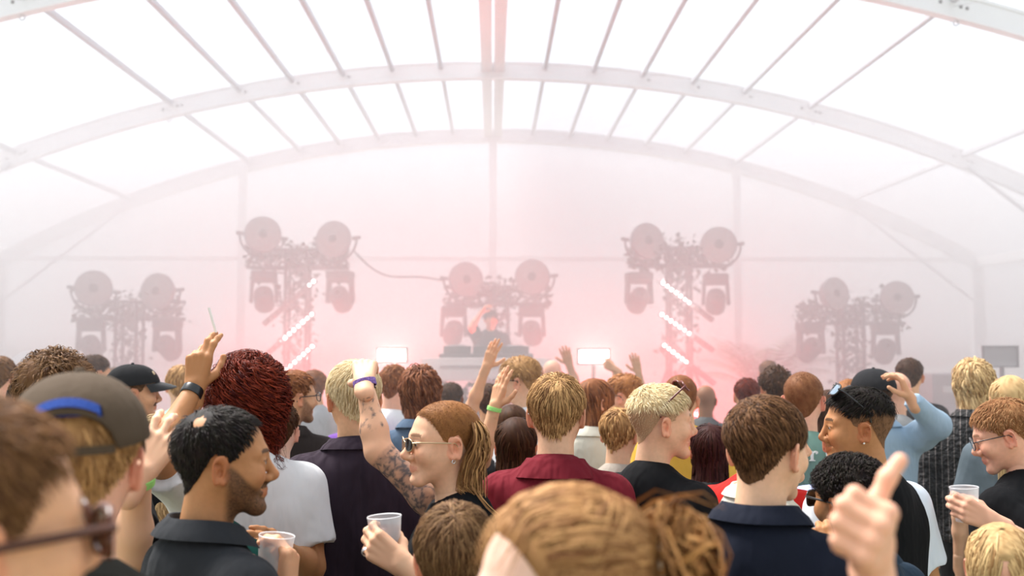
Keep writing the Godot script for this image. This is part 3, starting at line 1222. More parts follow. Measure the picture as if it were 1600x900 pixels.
func tent() -> void:
	var membrane := plain(Color(0.88, 0.91, 0.94), 0.8)
	membrane.transparency = BaseMaterial3D.TRANSPARENCY_ALPHA
	membrane.albedo_color.a = 0.13
	membrane.backlight_enabled = true
	membrane.backlight = Color(1, 1, 1)
	membrane.metallic_specular = 0.1
	var wall_cloth := plain(Color(0.86, 0.84, 0.82), 0.85)
	wall_cloth.transparency = BaseMaterial3D.TRANSPARENCY_ALPHA
	wall_cloth.albedo_color.a = 0.22
	wall_cloth.backlight_enabled = true
	wall_cloth.backlight = Color(1, 1, 1)
	wall_cloth.metallic_specular = 0.1
	var alu := plain(Color(0.72, 0.73, 0.74), 0.5, 0.0)
	var steel := plain(Color(0.42, 0.44, 0.47), 0.5)
	var dark := plain(Color(0.12, 0.12, 0.12), 0.6)

	var roof := structure("ceiling", "white translucent marquee roof over curved aluminium arches", "roof")
	var x_eave := HALF
	for b in FRAMES.size() - 1:
		var s := new_shape()
		var rows := []
		for k in 49:
			var x := lerpf(-x_eave, x_eave, k / 48.0)
			var p := arc(x, ARC + 0.16)
			rows.append([p + Vector3(0, 0, FRAMES[b]), p + Vector3(0, -0.02, (FRAMES[b] + FRAMES[b + 1]) * 0.5), p + Vector3(0, 0, FRAMES[b + 1])])
		sheet(s, rows)
		put("roof_panel", as_mesh(s), membrane, roof)
	# curved beams: a box section with a lip along its top and bottom edges
	var prof := [Vector2(-0.06, 0.14), Vector2(0.06, 0.14), Vector2(0.06, 0.105), Vector2(0.045, 0.10), Vector2(0.045, -0.10), Vector2(0.065, -0.105), Vector2(0.065, -0.14), Vector2(-0.065, -0.14), Vector2(-0.065, -0.105), Vector2(-0.045, -0.10), Vector2(-0.045, 0.10), Vector2(-0.06, 0.105)]
	var beam := new_shape()
	for e in prof.size():
		var p0: Vector2 = prof[e]
		var p1: Vector2 = prof[(e + 1) % prof.size()]
		var rows := []
		for k in 65:
			var a := lerpf(-1.0, 1.0, k / 64.0) * asin(HALF / ARC)
			var up := Vector3(sin(a), cos(a), 0)
			var c := Vector3(0, ARC_Y, 0)
			rows.append([c + up * (ARC + p0.y) + Vector3(0, 0, p0.x), c + up * (ARC + p1.y) + Vector3(0, 0, p1.x)])
		sheet(beam, rows)
	var beam_mesh := as_mesh(beam)
	var leg := new_shape()
	block(leg, at_place(Vector3(0, 1.78, 0)), Vector3(0.26, 3.56, 0.13), 0.01)
	block(leg, at_place(Vector3(0, 0.02, 0)), Vector3(0.45, 0.03, 0.4), 0.005)
	var leg_mesh := as_mesh(leg)
	var bolt := new_shape()
	lathe(bolt, Transform3D(Basis(Vector3.RIGHT, PI / 2), Vector3.ZERO), [Vector2(0, 0.012), Vector2(0.012, 0.010), Vector2(0.016, 0.0), Vector2(0.022, 0.0), Vector2(0.022, -0.006)], 10)
	var bolt_mesh := as_mesh(bolt)
	var ring := new_shape()
	var rp := []
	for k in 17:
		rp.append(Vector3(cos(TAU * k / 16) * 0.03, -0.03 + sin(TAU * k / 16) * 0.03, 0))
	tube(ring, rp, 0.008, 6)
	var ring_mesh := as_mesh(ring)
	for n in FRAMES.size():
		var z: float = FRAMES[n]
		var a := put("arch_beam", beam_mesh, alu, roof, at_place(Vector3(0, 0, z)))
		for sd in [-1.0, 1.0]:
			put("arch_leg", leg_mesh, alu, a, at_place(Vector3(HALF * sd, 0, 0)))
			for pu in PURLINS:
				if pu < 2.0 and n < 2:
					continue
				var up := (arc(pu * sd) - Vector3(0, ARC_Y, 0)).normalized()
				var side := Vector3(up.y, -up.x, 0)
				for q in ([-0.14, 0.09, 0.16] if pu > 4.5 else [0.10]):
					put("bolt", bolt_mesh, dark, a, at_place(arc(pu * sd) + side * q + Vector3(0, 0, 0.046)))
			for pu in [5.05, 7.5]:
				put("lifting_eye", ring_mesh, steel, a, at_place(arc(pu * sd, ARC - 0.14)))
	# purlins run between the arches
	for b in FRAMES.size() - 1:
		var z0: float = FRAMES[b] + 0.05
		var z1: float = FRAMES[b + 1] - 0.05
		for pu in PURLINS:
			for sd in [-1.0, 1.0]:
				var p := arc(pu * sd, ARC + 0.06)
				var s := new_shape()
				bar(s, p + Vector3(0, 0, z0), p + Vector3(0, 0, z1), 0.065, 0.085, Color.WHITE, 0.012)
				put("purlin", as_mesh(s), steel, roof)
		var rd := new_shape()
		for dx in [-0.10, 0.10]:
			bar(rd, Vector3(dx, 6.20, z0), Vector3(dx, 6.20, z1), 0.17, 0.14, Color.WHITE, 0.012)
		put("ridge_beam", as_mesh(rd), alu, roof)
		for sd in [-1.0, 1.0]:
			var ev := new_shape()
			bar(ev, Vector3(HALF * sd, 3.56, z0), Vector3(HALF * sd, 3.56, z1), 0.13, 0.2, Color.WHITE, 0.012)
			put("eave_rail", as_mesh(ev), alu, roof)
			# thin bracing wires cross in each bay
			for w in [[1.58, 3.96], [5.0, 7.4]]:
				var wi := new_shape()
				tube(wi, [arc(w[0] * sd, ARC - 0.02) + Vector3(0, 0, z0), arc(w[1] * sd, ARC - 0.02) + Vector3(0, 0, z1)], 0.003, 5)
				tube(wi, [arc(w[1] * sd, ARC - 0.02) + Vector3(0, 0, z0), arc(w[0] * sd, ARC - 0.02) + Vector3(0, 0, z1)], 0.003, 5)
				put("bracing_wire", as_mesh(wi), steel, roof)
	# knee braces from arch to leg
	for n in FRAMES.size():
		for sd in [-1.0, 1.0]:
			var s := new_shape()
			tube(s, [arc(7.45 * sd, ARC - 0.1) + Vector3(0, 0, FRAMES[n] + 0.08), Vector3((HALF - 0.1) * sd, 2.75, FRAMES[n] + 0.08)], 0.032, 10)
			put("knee_brace", as_mesh(s), steel, roof)

	# end wall: cloth panels between posts and a rail
	var back := structure("wall_back", "white cloth gable wall behind the stage with posts and rail", "wall")
	var zs: float = FRAMES[0] - 0.02
	var xs := [-10.0, -5.1, 0.0, 5.0, 10.0]
	for k in 4:
		for part in 2:
			var s := new_shape()
			var rows := []
			for j in 9:
				var row := []
				for i in 13:
					var x := lerpf(xs[k], xs[k + 1], i / 12.0)
					var y0 := 0.0 if part == 0 else 3.62
					var y1 := 3.62 if part == 0 else maxf(3.62, arc(x, ARC - 0.05).y)
					var y := lerpf(y1, y0, j / 8.0)
					row.append(Vector3(x, y, zs + 0.012 * sin(x * 5.0 + part) * sin(j * 0.39)))
				rows.append(row)
			sheet(s, rows)
			put("wall_panel", as_mesh(s), wall_cloth, back)
	for x in [-5.1, 0.0, 5.0]:
		var s := new_shape()
		block(s, at_place(Vector3(x, arc(x).y * 0.5, zs + 0.09)), Vector3(0.16, arc(x).y, 0.12), 0.01)
		put("gable_post", as_mesh(s), alu, back)
	for k in 4:
		var s := new_shape()
		bar(s, Vector3(xs[k], 3.62, zs + 0.06), Vector3(xs[k + 1], 3.62, zs + 0.06), 0.09, 0.09)
		put("cross_rail", as_mesh(s), alu, back)
	for sd in [-1.0, 1.0]:
		var w := structure("wall_right" if sd > 0 else "wall_left", "white cloth side wall of the end bay %s the road cases" % ("beside" if sd > 0 else "far from"), "wall")
		var s := new_shape()
		var rows := []
		for j in 5:
			var row := []
			for i in 13:
				row.append(Vector3((HALF + 0.02) * sd + 0.02 * sin(i * 1.3) * sin(j * 0.8), lerpf(3.5, 0.0, j / 4.0), lerpf(FRAMES[0], FRAMES[1], i / 12.0)))
			rows.append(row)
		sheet(s, rows, false, Color.WHITE, sd > 0)
		put("wall_panel", as_mesh(s), wall_cloth, w)

	# ground: trodden grass
	var fl := MeshInstance3D.new()
	fl.name = "floor"
	fl.set_meta("kind", "structure")
	fl.set_meta("label", "trodden grass ground with worn earth under the crowd")
	fl.set_meta("category", "ground")
	var slab := BoxMesh.new()
	slab.size = Vector3(160, 0.2, 160)
	fl.mesh = slab
	fl.position = Vector3(0, -0.1, -10)
	var gm := StandardMaterial3D.new()
	var nt := NoiseTexture2D.new()
	var fn := FastNoiseLite.new()
	fn.seed = 4
	fn.frequency = 0.02
	fn.fractal_octaves = 5
	nt.noise = fn
	nt.seamless = true
	nt.width = 1024
	nt.height = 1024
	var ramp := Gradient.new()
	ramp.set_color(0, Color(0.42, 0.41, 0.34))
	ramp.set_color(1, Color(0.66, 0.64, 0.58))
	ramp.add_point(0.45, Color(0.46, 0.48, 0.36))
	ramp.add_point(0.6, Color(0.58, 0.55, 0.48))
	nt.color_ramp = ramp
	gm.albedo_texture = nt
	gm.uv1_triplanar = true
	gm.uv1_world_triplanar = true
	gm.uv1_scale = Vector3.ONE * 0.35
	gm.roughness = 0.95
	fl.material_override = gm
	add_child(fl)

func smoke() -> void:
	# stage smoke: a thin veil under the whole far roof, and banks that lie lower and thicker towards the stage
	var banks := [["stage_smoke", -4.2, 0.020, 0.0, "thin pale smoke under the far roof"], ["smoke_bank", -6.6, 0.055, 4.9, "pale smoke bank drifting over the rear of the crowd"], ["stage_smoke_bank", -9.2, 0.100, 4.5, "thick low smoke bank around the stage"]]
	for f in banks:
		var v := FogVolume.new()
		var z1: float = -21.2
		var z0: float = f[1]
		if f[3] == 0.0:
			v.shape = RenderingServer.FOG_VOLUME_SHAPE_CYLINDER
			v.size = Vector3(ARC * 2.0, z0 - z1, ARC * 2.0)
			v.position = Vector3(0, ARC_Y, (z0 + z1) * 0.5)
			v.rotation.x = PI / 2
		else:
			v.shape = RenderingServer.FOG_VOLUME_SHAPE_BOX
			v.size = Vector3(HALF * 2.0, f[3], z0 - z1)
			v.position = Vector3(0, f[3] * 0.5, (z0 + z1) * 0.5)
		var m := FogMaterial.new()
		m.albedo = Color(1.0, 0.99, 0.99)
		m.density = f[2]
		v.material = m
		v.set_meta("kind", "stuff")
		v.set_meta("label", f[4])
		v.set_meta("category", "smoke")
		v.name = f[0]
		add_child(v)

# ---------------------------------------------------------------- the stage
func leaves(n: int, seed_: int, spots: Callable, size: float, c0: Color, c1: Color) -> Dictionary:
	var s := new_shape()
	var rng := RandomNumberGenerator.new()
	rng.seed = seed_
	for k in n:
		var p: Vector3 = spots.call(rng)
		var b := Basis.from_euler(Vector3(rng.randf_range(-1.2, 1.2), rng.randf() * TAU, rng.randf_range(-1, 1)))
		var w := size * rng.randf_range(0.6, 1.3)
		var c := c0.lerp(c1, rng.randf())
		var first: int = s.v.size()
		var pts := [Vector3(0, 0, 0), Vector3(0.42, 0.06, 0.35), Vector3(0.0, 0.0, 1.0), Vector3(-0.42, 0.06, 0.35), Vector3(0, -0.05, 0.45)]
		for q in pts:
			s.v.append(p + b * (q as Vector3) * w)
			s.n.append(b * Vector3(0, 1, 0))
			s.c.append(c)
		s.i.append_array([first, first + 4, first + 1, first + 1, first + 4, first + 2, first + 2, first + 4, first + 3, first + 3, first + 4, first])
	return s

var leaf_mat: StandardMaterial3D
var black_metal: StandardMaterial3D
var grey_metal: StandardMaterial3D
var lens_mat: StandardMaterial3D

func moving_head(at: Vector3, turn: float, label: String) -> void:
	var o := thing("moving_head_light", label, "stage light", at, "moving heads hung under the light stands")
	o.rotation.y = turn
	var s := new_shape()
	block(s, at_place(Vector3(0, -0.06, 0)), Vector3(0.34, 0.12, 0.26), 0.02)
	put("base", as_mesh(s), black_metal, o)
	var y := new_shape()
	for k in 2:
		var sd := 1.0 if k == 0 else -1.0
		block(y, at_place(Vector3(0.162 * sd, -0.27, 0), Vector3(0, 0, 0.05 * sd)), Vector3(0.045, 0.32, 0.14), 0.02)
	block(y, at_place(Vector3(0, -0.135, 0)), Vector3(0.32, 0.04, 0.12), 0.012)
	put("yoke", as_mesh(y), black_metal, o)
	var h := new_shape()
	var ht := Transform3D(Basis(Vector3.RIGHT, deg_to_rad(62)), Vector3(0, -0.36, 0))
	lathe(h, ht, [Vector2(0, 0.15), Vector2(0.09, 0.146), Vector2(0.125, 0.11), Vector2(0.136, 0.0), Vector2(0.132, -0.12), Vector2(0.136, -0.13), Vector2(0.136, -0.18), Vector2(0.115, -0.18), Vector2(0.112, -0.165)], 24)
	var hd := put("lamp_head", as_mesh(h), black_metal, o)
	var l := new_shape()
	lathe(l, ht, [Vector2(0.112, -0.165), Vector2(0.08, -0.178), Vector2(0.0, -0.182)], 24)
	put("lens", as_mesh(l), lens_mat, hd)

func round_lamp(at: Vector3, turn: Vector3, r: float, label: String) -> void:
	var o := thing("round_reflector_lamp", label, "stage light", at, "big round lamps on the light stands")
	o.rotation = turn
	var s := new_shape()
	var back := Transform3D(Basis(Vector3.RIGHT, PI / 2), Vector3.ZERO)   # y of the profile runs towards the crowd
	lathe(s, back, [Vector2(r * 0.93, 0.085), Vector2(r, 0.09), Vector2(r, 0.03), Vector2(r * 0.9, -0.03), Vector2(r * 0.6, -0.12), Vector2(r * 0.28, -0.17), Vector2(0, -0.18)], 32)
	var d := put("drum", as_mesh(s), grey_metal, o)
	var f := new_shape()
	lathe(f, back, [Vector2(0, 0.105), Vector2(r * 0.5, 0.10), Vector2(r * 0.93, 0.085)], 32)
	put("lens", as_mesh(f), lens_mat, d)
	var y := new_shape()
	var path := []
	for k in 13:
		var a := PI + PI * k / 12
		path.append(Vector3(cos(a) * (r + 0.05), sin(a) * (r + 0.05), -0.03))
	tube(y, path, 0.016, 6)
	for sd in [-1.0, 1.0]:
		tube(y, [Vector3(sd * (r - 0.01), 0, -0.03), Vector3(sd * (r + 0.10), 0, -0.03)], 0.026, 8)
	put("yoke", as_mesh(y), black_metal, o)

# a truss stand with a cross arm, grown over with ivy
func light_stand(called_label: String, x: float, z: float, arm_y: float, arm_w: float, seed_: int, ivy: int) -> void:
	var o := thing("light_stand", called_label, "light stand", Vector3(x, 0, z), "light stands across the stage")
	var t := new_shape()
	var r := 0.14
	for sx in [-1.0, 1.0]:
		for sz in [-1.0, 1.0]:
			tube(t, [Vector3(r * sx, 0.05, r * sz), Vector3(r * sx, arm_y + 0.1, r * sz)], 0.024, 6)
	var n := int(arm_y / 0.3)
	for k in n:
		var y0 := 0.1 + k * arm_y / n
		var y1 := 0.1 + (k + 1) * arm_y / n
		var f := 1.0 if k % 2 == 0 else -1.0
		tube(t, [Vector3(-r * f, y0, r), Vector3(r * f, y1, r)], 0.011, 5)
		tube(t, [Vector3(-r * f, y0, -r), Vector3(r * f, y1, -r)], 0.011, 5)
		tube(t, [Vector3(r, y0, -r * f), Vector3(r, y1, r * f)], 0.011, 5)
		tube(t, [Vector3(-r, y0, -r * f), Vector3(-r, y1, r * f)], 0.011, 5)
	put("mast", as_mesh(t), black_metal, o)
	var c := new_shape()
	var hw := arm_w * 0.5
	for sy in [-1.0, 1.0]:
		for sz in [-1.0, 1.0]:
			tube(c, [Vector3(-hw, arm_y + 0.12 * sy, 0.12 * sz), Vector3(hw, arm_y + 0.12 * sy, 0.12 * sz)], 0.024, 6)
	for k in 9:
		var x0 := -hw + k * arm_w / 9
		var x1 := x0 + arm_w / 9
		var f := 1.0 if k % 2 == 0 else -1.0
		tube(c, [Vector3(x0, arm_y - 0.12 * f, 0.12), Vector3(x1, arm_y + 0.12 * f, 0.12)], 0.011, 5)
		tube(c, [Vector3(x0, arm_y - 0.12 * f, -0.12), Vector3(x1, arm_y + 0.12 * f, -0.12)], 0.011, 5)
	put("cross_arm", as_mesh(c), black_metal, o)
	var b := new_shape()
	block(b, at_place(Vector3(0, 0.03, 0)), Vector3(0.9, 0.06, 0.9), 0.01)
	put("base_plate", as_mesh(b), black_metal, o)
	for sd in [-1.0, 1.0]:
		var br := new_shape()
		tube(br, [Vector3(0.12 * sd, arm_y * 0.55, 0.1), Vector3(0.75 * sd, 0.06, 0.1)], 0.022, 6)
		put("brace", as_mesh(br), black_metal, o)
	var iv := leaves(ivy, seed_, func(g: RandomNumberGenerator):
		if g.randf() < 0.62:
			var u := g.randf_range(-1.0, 1.0)
			return Vector3(u * hw * 1.02, arm_y + g.randfn(0.02, 0.11), g.randf_range(-0.2, 0.22))
		return Vector3(g.randfn(0.0, 0.13), arm_y * sqrt(g.randf_range(0.1, 1.0)), g.randf_range(-0.2, 0.22)), 0.088, Color(0.02, 0.045, 0.012), Color(0.07, 0.11, 0.03))
	var li := put("ivy", as_mesh(iv), leaf_mat, o)
	li.set_meta("kind", "stuff")

func led_bar(a: Vector3, b: Vector3, lit: int, total: int, label: String) -> void:
	var o := thing("led_bar", label, "stage light", a, "slanting LED bars on the light stands")
	var s := new_shape()
	bar(s, Vector3.ZERO, b - a, 0.06, 0.07, Color.WHITE, 0.008)
	put("housing", as_mesh(s), black_metal, o)
	for k in total:
		var p := (b - a) * ((k + 0.5) / total)
		var l := new_shape()
		var back := Transform3D(Basis(Vector3.RIGHT, PI / 2), p + Vector3(0, 0, 0.036))
		lathe(l, back, [Vector2(0, 0.012), Vector2(0.011, 0.009), Vector2(0.017, 0.0), Vector2(0.018, -0.004)], 12)
		if k < lit:
			put("led_lamp", as_mesh(l), led_glow, o)
			if k % 2 == 0:
				var g := OmniLight3D.new()
				g.name = "led_light"
				g.light_color = Color(1, 0.97, 0.95)
				g.light_energy = 0.05
				g.light_size = 0.02
				g.omni_range = 30.0
				g.omni_attenuation = 2.0
				g.shadow_enabled = true
				g.position = p + Vector3(0, 0, 0.07)
				o.add_child(g, true)
		else:
			put("led_lamp", as_mesh(l), lens_mat, o)
var led_glow: StandardMaterial3D

func red_lamp(at: Vector3, energy: float, label: String) -> void:
	var o := thing("red_floor_lamp", label, "stage light", at, "red flood lamps around the stage")
	var s := new_shape()
	lathe(s, Transform3D(Basis(Vector3.RIGHT, deg_to_rad(35)), Vector3(0, 0.22, 0)), [Vector2(0.115, 0.12), Vector2(0.12, 0.12), Vector2(0.12, -0.06), Vector2(0.09, -0.12), Vector2(0, -0.13)], 20)
	put("can", as_mesh(s), black_metal, o)
	var y := new_shape()
	tube(y, [Vector3(-0.14, 0.22, 0), Vector3(-0.14, 0.02, 0), Vector3(0.14, 0.02, 0), Vector3(0.14, 0.22, 0)], 0.014, 6)
	put("bracket", as_mesh(y), black_metal, o)
	if at.y > 0.1:
		var st := new_shape()
		tube(st, [Vector3(0, 0.02, 0), Vector3(0, -at.y + 0.02, 0)], 0.025, 8)
		for k in 3:
			var g := TAU * k / 3
			tube(st, [Vector3(0, -at.y + 0.35, 0), Vector3(cos(g) * 0.35, -at.y + 0.01, sin(g) * 0.35)], 0.014, 6)
		put("stand", as_mesh(st), black_metal, o)
	var l := new_shape()
	var lt := Transform3D(Basis(Vector3.RIGHT, deg_to_rad(35)), Vector3(0, 0.22, 0))
	lathe(l, lt, [Vector2(0, 0.125), Vector2(0.115, 0.115)], 20)
	put("lamp_lens", as_mesh(l), glow(Color(1.0, 0.12, 0.14), 2.5), o)
	var g := OmniLight3D.new()
	g.name = "red_light"
	g.light_color = Color(1.0, 0.16, 0.18)
	g.light_energy = energy
	g.light_size = 0.11
	g.omni_range = 40.0
	g.omni_attenuation = 2.0
	g.shadow_enabled = true
	g.position = lt * Vector3(0, 0.26, 0)
	o.add_child(g)

func blinder(at: Vector3, w: float, h: float, label: String) -> void:
	var o := thing("blinder_lamp", label, "stage light", at, "white blinder panels beside the booth")
	var s := new_shape()
	block(s, at_place(Vector3(0, 0, -0.05)), Vector3(w + 0.05, h + 0.05, 0.09), 0.01)
	put("housing", as_mesh(s), black_metal, o)
	var l := new_shape()
	block(l, at_place(Vector3(0, 0, 0.0)), Vector3(w, h, 0.02), 0.004)
	put("lamp_panel", as_mesh(l), glow(Color(1, 0.98, 0.94), 9.0), o)
	var st := new_shape()
	tube(st, [Vector3(0, -h * 0.5, -0.05), Vector3(0, -at.y + 0.02, -0.05)], 0.02, 8)
	for k in 3:
		var g := TAU * k / 3
		tube(st, [Vector3(0, -at.y + 0.3, -0.05), Vector3(cos(g) * 0.3, -at.y + 0.01, -0.05 + sin(g) * 0.3)], 0.012, 6)
	put("stand", as_mesh(st), black_metal, o)
	var g := AreaLight3D.new()
	g.name = "blinder_light"
	g.area_size = Vector2(w, h)
	g.light_color = Color(1, 0.95, 0.9)
	g.light_energy = 1.2
	g.shadow_enabled = true
	g.rotation.y = PI
	g.position = Vector3(0, 0, 0.03)
	o.add_child(g)

func frond(s: Dictionary, base: Vector3, dir: Vector3, length: float, rng: RandomNumberGenerator) -> void:
	var p := base
	var d := dir.normalized()
	var path := [p]
	var pairs := 16
	for k in pairs:
		d = (d + Vector3.DOWN * 0.085).normalized()
		p += d * length / pairs
		path.append(p)
		var side := d.cross(Vector3.UP).normalized()
		var ll := length * 0.34 * sin(PI * (k + 1.5) / (pairs + 2.0))
		for sd in [-1.0, 1.0]:
			var tip: Vector3 = p + (side * sd + d * 0.7 + Vector3.DOWN * 0.35).normalized() * ll
			var w := (d * 0.010)
			var first: int = s.v.size()
			var c := Color(0.07, 0.11, 0.03).lerp(Color(0.17, 0.20, 0.07), rng.randf())
			for q in [p - w, p.lerp(tip, 0.5) + w, p + w, tip]:
				s.v.append(q)
				s.n.append(Vector3.UP)
				s.c.append(c)
			s.i.append_array([first, first + 3, first + 1, first, first + 1, first + 2])
	tube(s, path, 0.010, 5, Color(0.08, 0.09, 0.03), 0.003)

func stage() -> void:
	leaf_mat = paint(0.7)
	leaf_mat.backlight_enabled = true
	leaf_mat.backlight = Color(0.25, 0.3, 0.1)
	black_metal = plain(Color(0.018, 0.018, 0.02), 0.55)
	grey_metal = plain(Color(0.10, 0.10, 0.11), 0.5)
	lens_mat = plain(Color(0.16, 0.155, 0.15), 0.25)
	led_glow = glow(Color(1, 0.97, 0.95), 6.0)
	# raised platform
	var p := thing("stage_platform", "black modular stage platform under the decks", "stage", Vector3(0, 0, -12.85))
	var s := new_shape()
	block(s, at_place(Vector3(0, 0.56, 0)), Vector3(3.4, 0.08, 2.3), 0.01)
	put("deck", as_mesh(s), plain(Color(0.03, 0.03, 0.03), 0.8), p)
	for x in [-1.6, 0.0, 1.6]:
		for z in [-1.1, 1.1]:
			var l := new_shape()
			block(l, at_place(Vector3(x, 0.26, z)), Vector3(0.06, 0.52, 0.06), 0.005)
			put("leg", as_mesh(l), black_metal, p)
	# booth
	var b := thing("dj_booth", "long white fronted booth with a dark top on the platform", "table", Vector3(-0.075, 1.850, -12.100) * Vector3(1, 0, 1) + Vector3(0, 0.6, 0))
	var t := new_shape()
	block(t, at_place(Vector3(0, 1.13, 0)), Vector3(1.08, 0.05, 0.7), 0.008)
	put("tabletop", as_mesh(t), plain(Color(0.03, 0.03, 0.032), 0.6), b)
	var fr := new_shape()
	block(fr, at_place(Vector3(0, 0.98, 0.36)), Vector3(1.5, 0.26, 0.03), 0.006)
	put("fascia", as_mesh(fr), plain(Color(0.62, 0.61, 0.60), 0.7), b)
	var sh := new_shape()
	block(sh, at_place(Vector3(0, 1.01, 0.385)), Vector3(1.06, 0.03, 0.03), 0.005)
	put("trim_strip", as_mesh(sh), plain(Color(0.2, 0.2, 0.2), 0.6), b)
	for x in [-0.5, 0.5]:
		for z in [-0.3, 0.3]:
			var l := new_shape()
			block(l, at_place(Vector3(x, 0.55, z)), Vector3(0.05, 1.1, 0.05), 0.005)
			put("leg", as_mesh(l), black_metal, b)
	var bx: Vector3 = b.position
	for k in 3:
		var d := thing("dj_deck" if k != 1 else "dj_mixer", ["black media deck beside the mixer, by the blinder", "black mixer between the two decks on the booth", "black media deck with silver platter, on the booth's far end"][k], "mixer" if k == 1 else "deck", bx + Vector3(-0.34 + 0.34 * k, 1.155, 0.02))
		var e := new_shape()
		block(e, at_place(Vector3(0, 0.045, 0)), Vector3(0.31, 0.09, 0.38), 0.006)
		put("body", as_mesh(e), black_metal, d)
		if k != 1:
			var pl := new_shape()
			lathe(pl, at_place(Vector3(0, 0.09, 0.04)), [Vector2(0, 0.012), Vector2(0.09, 0.012), Vector2(0.095, 0.0)], 20)
			put("platter", as_mesh(pl), grey_metal, d)
		else:
			for q in 8:
				var kn := new_shape()
				lathe(kn, at_place(Vector3(-0.1 + 0.066 * (q % 4), 0.09, -0.1 + 0.1 * (q / 4))), [Vector2(0, 0.02), Vector2(0.01, 0.018), Vector2(0.012, 0)], 8)
				put("knob", as_mesh(kn), grey_metal, d)
	# light stands: [x px, depth, arm height, arm width]
	var stands := [
		["low ivy grown light stand near the covered stack", Vector3(-4.999, 2.334, -14.200), 1.45, 700],
		["tall ivy grown light stand with LED bars and a cable to the booth stand", Vector3(-2.659, 3.029, -14.000), 1.35, 850],
		["ivy grown light stand right behind the performer", Vector3(0.072, 2.552, -14.400), 1.45, 950],
		["tall ivy grown light stand with three LED bars beside the palm", Vector3(2.553, 3.063, -14.000), 1.35, 850],
		["low ivy grown light stand next to the road cases", Vector3(4.984, 2.278, -14.200), 1.45, 850]]
	for k in stands.size():
		var q: Vector3 = stands[k][1]
		light_stand(stands[k][0], q.x, q.z, q.y, stands[k][2], 40 + k, stands[k][3])
	var by := ["near the covered stack", "with the cable", "behind the performer", "beside the palm", "next to the road cases"]
	var rounds := [[Vector3(-5.438, 2.617, -14.050), Vector3(-4.544, 2.583, -14.050)], [Vector3(-3.117, 3.337, -13.850), Vector3(-2.133, 3.278, -13.850)], [Vector3(-0.393, 2.758, -14.250), Vector3(0.562, 2.795, -14.250)], [Vector3(2.073, 3.260, -13.850), Vector3(3.078, 3.209, -13.850)], [Vector3(4.687, 2.557, -14.050), Vector3(5.577, 2.504, -14.050)]]
	var heads := [[Vector3(-5.443, 2.197, -14.000), Vector3(-4.416, 2.197, -14.000)], [Vector3(-3.096, 2.854, -13.900), Vector3(-2.067, 2.856, -13.900)], [Vector3(-0.543, 2.401, -14.250), Vector3(0.544, 2.402, -14.250)], [Vector3(1.990, 2.844, -13.900), Vector3(3.041, 2.828, -13.900)], [Vector3(4.363, 2.166, -14.000), Vector3(5.399, 2.149, -14.000)]]
	var outer := ["further from booth", "nearer to booth"]
	var inner := ["nearer to booth", "further from booth"]
	var which := [outer, outer, ["at the cable", "away from the cable"], inner, inner]
	for k in 5:
		for j in 2:
			round_lamp(rounds[k][j], Vector3(-0.12, (0.28 if j == 0 else -0.28) + 0.03 * k, 0.1 * (j * 2 - 1)), 0.245 if k < 4 else 0.225, "big round reflector lamp, %s, on the light stand %s" % [which[k][j], by[k]])
			moving_head(heads[k][j], (0.15 if j == 0 else -0.15), "black moving head, %s, hung from the light stand %s" % [which[k][j], by[k]])
	# slanting LED bars
	for q in [[Vector3(2.253, 2.709, -13.700), Vector3(2.956, 2.185, -13.700), 7, 12, "highest"], [Vector3(2.233, 2.287, -13.700), Vector3(2.960, 1.781, -13.700), 7, 12, "middle"], [Vector3(2.264, 1.876, -13.700), Vector3(2.972, 1.337, -13.700), 6, 12, "lowest"]]:
		led_bar(q[0], q[1], q[2], q[3], "%s slanting LED bar, half its lamps lit, on the stand beside the palm" % q[4])
	for q in [[Vector3(-2.360, 2.729, -13.700), Vector3(-3.050, 2.131, -13.700), 2, 12, "highest"], [Vector3(-2.381, 2.293, -13.700), Vector3(-3.078, 1.663, -13.700), 7, 12, "middle"], [Vector3(-2.368, 1.867, -13.700), Vector3(-3.055, 1.240, -13.700), 7, 12, "lowest"]]:
		led_bar(q[0], q[1], q[2], q[3], "%s slanting LED bar on the stand with the cable" % q[4])
	var cb := new_shape()
	var path := []
	for k in 21:
		var u := k / 20.0
		path.append(Vector3(-1.887, 3.135, -13.900).lerp(Vector3(-0.693, 2.755, -14.200), u) + Vector3(0, -0.62 * u * (1.0 - u) - 0.06 * sin(u * TAU), 0))
	tube(cb, path, 0.014, 6)
	var ca := put("hanging_cable", as_mesh(cb), black_metal)
	ca.set_meta("label", "slack black cable hanging between two light stands")
	ca.set_meta("category", "cable")
	blinder(Vector3(-1.140, 1.742, -11.600), 0.31, 0.13, "bright white blinder panel on a stand, by the unlit end of the booth")
	blinder(Vector3(1.145, 1.727, -11.600), 0.33, 0.14, "bright white blinder panel on a stand, beyond the booth's cable")
	# planting
	for q in [[Vector3(-0.561, 1.429, -11.300), 1.0, "trimmed green bush in front of the booth, beside a dark head"], [Vector3(-0.126, 1.443, -11.300), 1.1, "trimmed green bush in front of the middle of the booth"]]:
		var at: Vector3 = q[0]
		var o := thing("planter_bush", q[2], "bush", Vector3(at.x, 0, at.z))
		var pot := new_shape()
		lathe(pot, at_place(Vector3.ZERO), [Vector2(0.2, 0.42), Vector2(0.24, 0.45), Vector2(0.25, 0.42), Vector2(0.18, 0.0), Vector2(0, 0)], 20)
		put("pot", as_mesh(pot), plain(Color(0.05, 0.05, 0.05), 0.7), o)
		var top := at.y + 0.02
		var lv := put("foliage", as_mesh(leaves(700, int(at.x * 50) + 90, func(g: RandomNumberGenerator):
			var v := Vector3(g.randfn(), g.randfn(), g.randfn()).normalized() * pow(g.randf(), 0.33)
			return Vector3(0, (0.45 + top) * 0.5, 0) + v * Vector3(0.38, (top - 0.45) * 0.55, 0.34), 0.075, Color(0.05, 0.085, 0.02), Color(0.16, 0.19, 0.06))), leaf_mat, o)
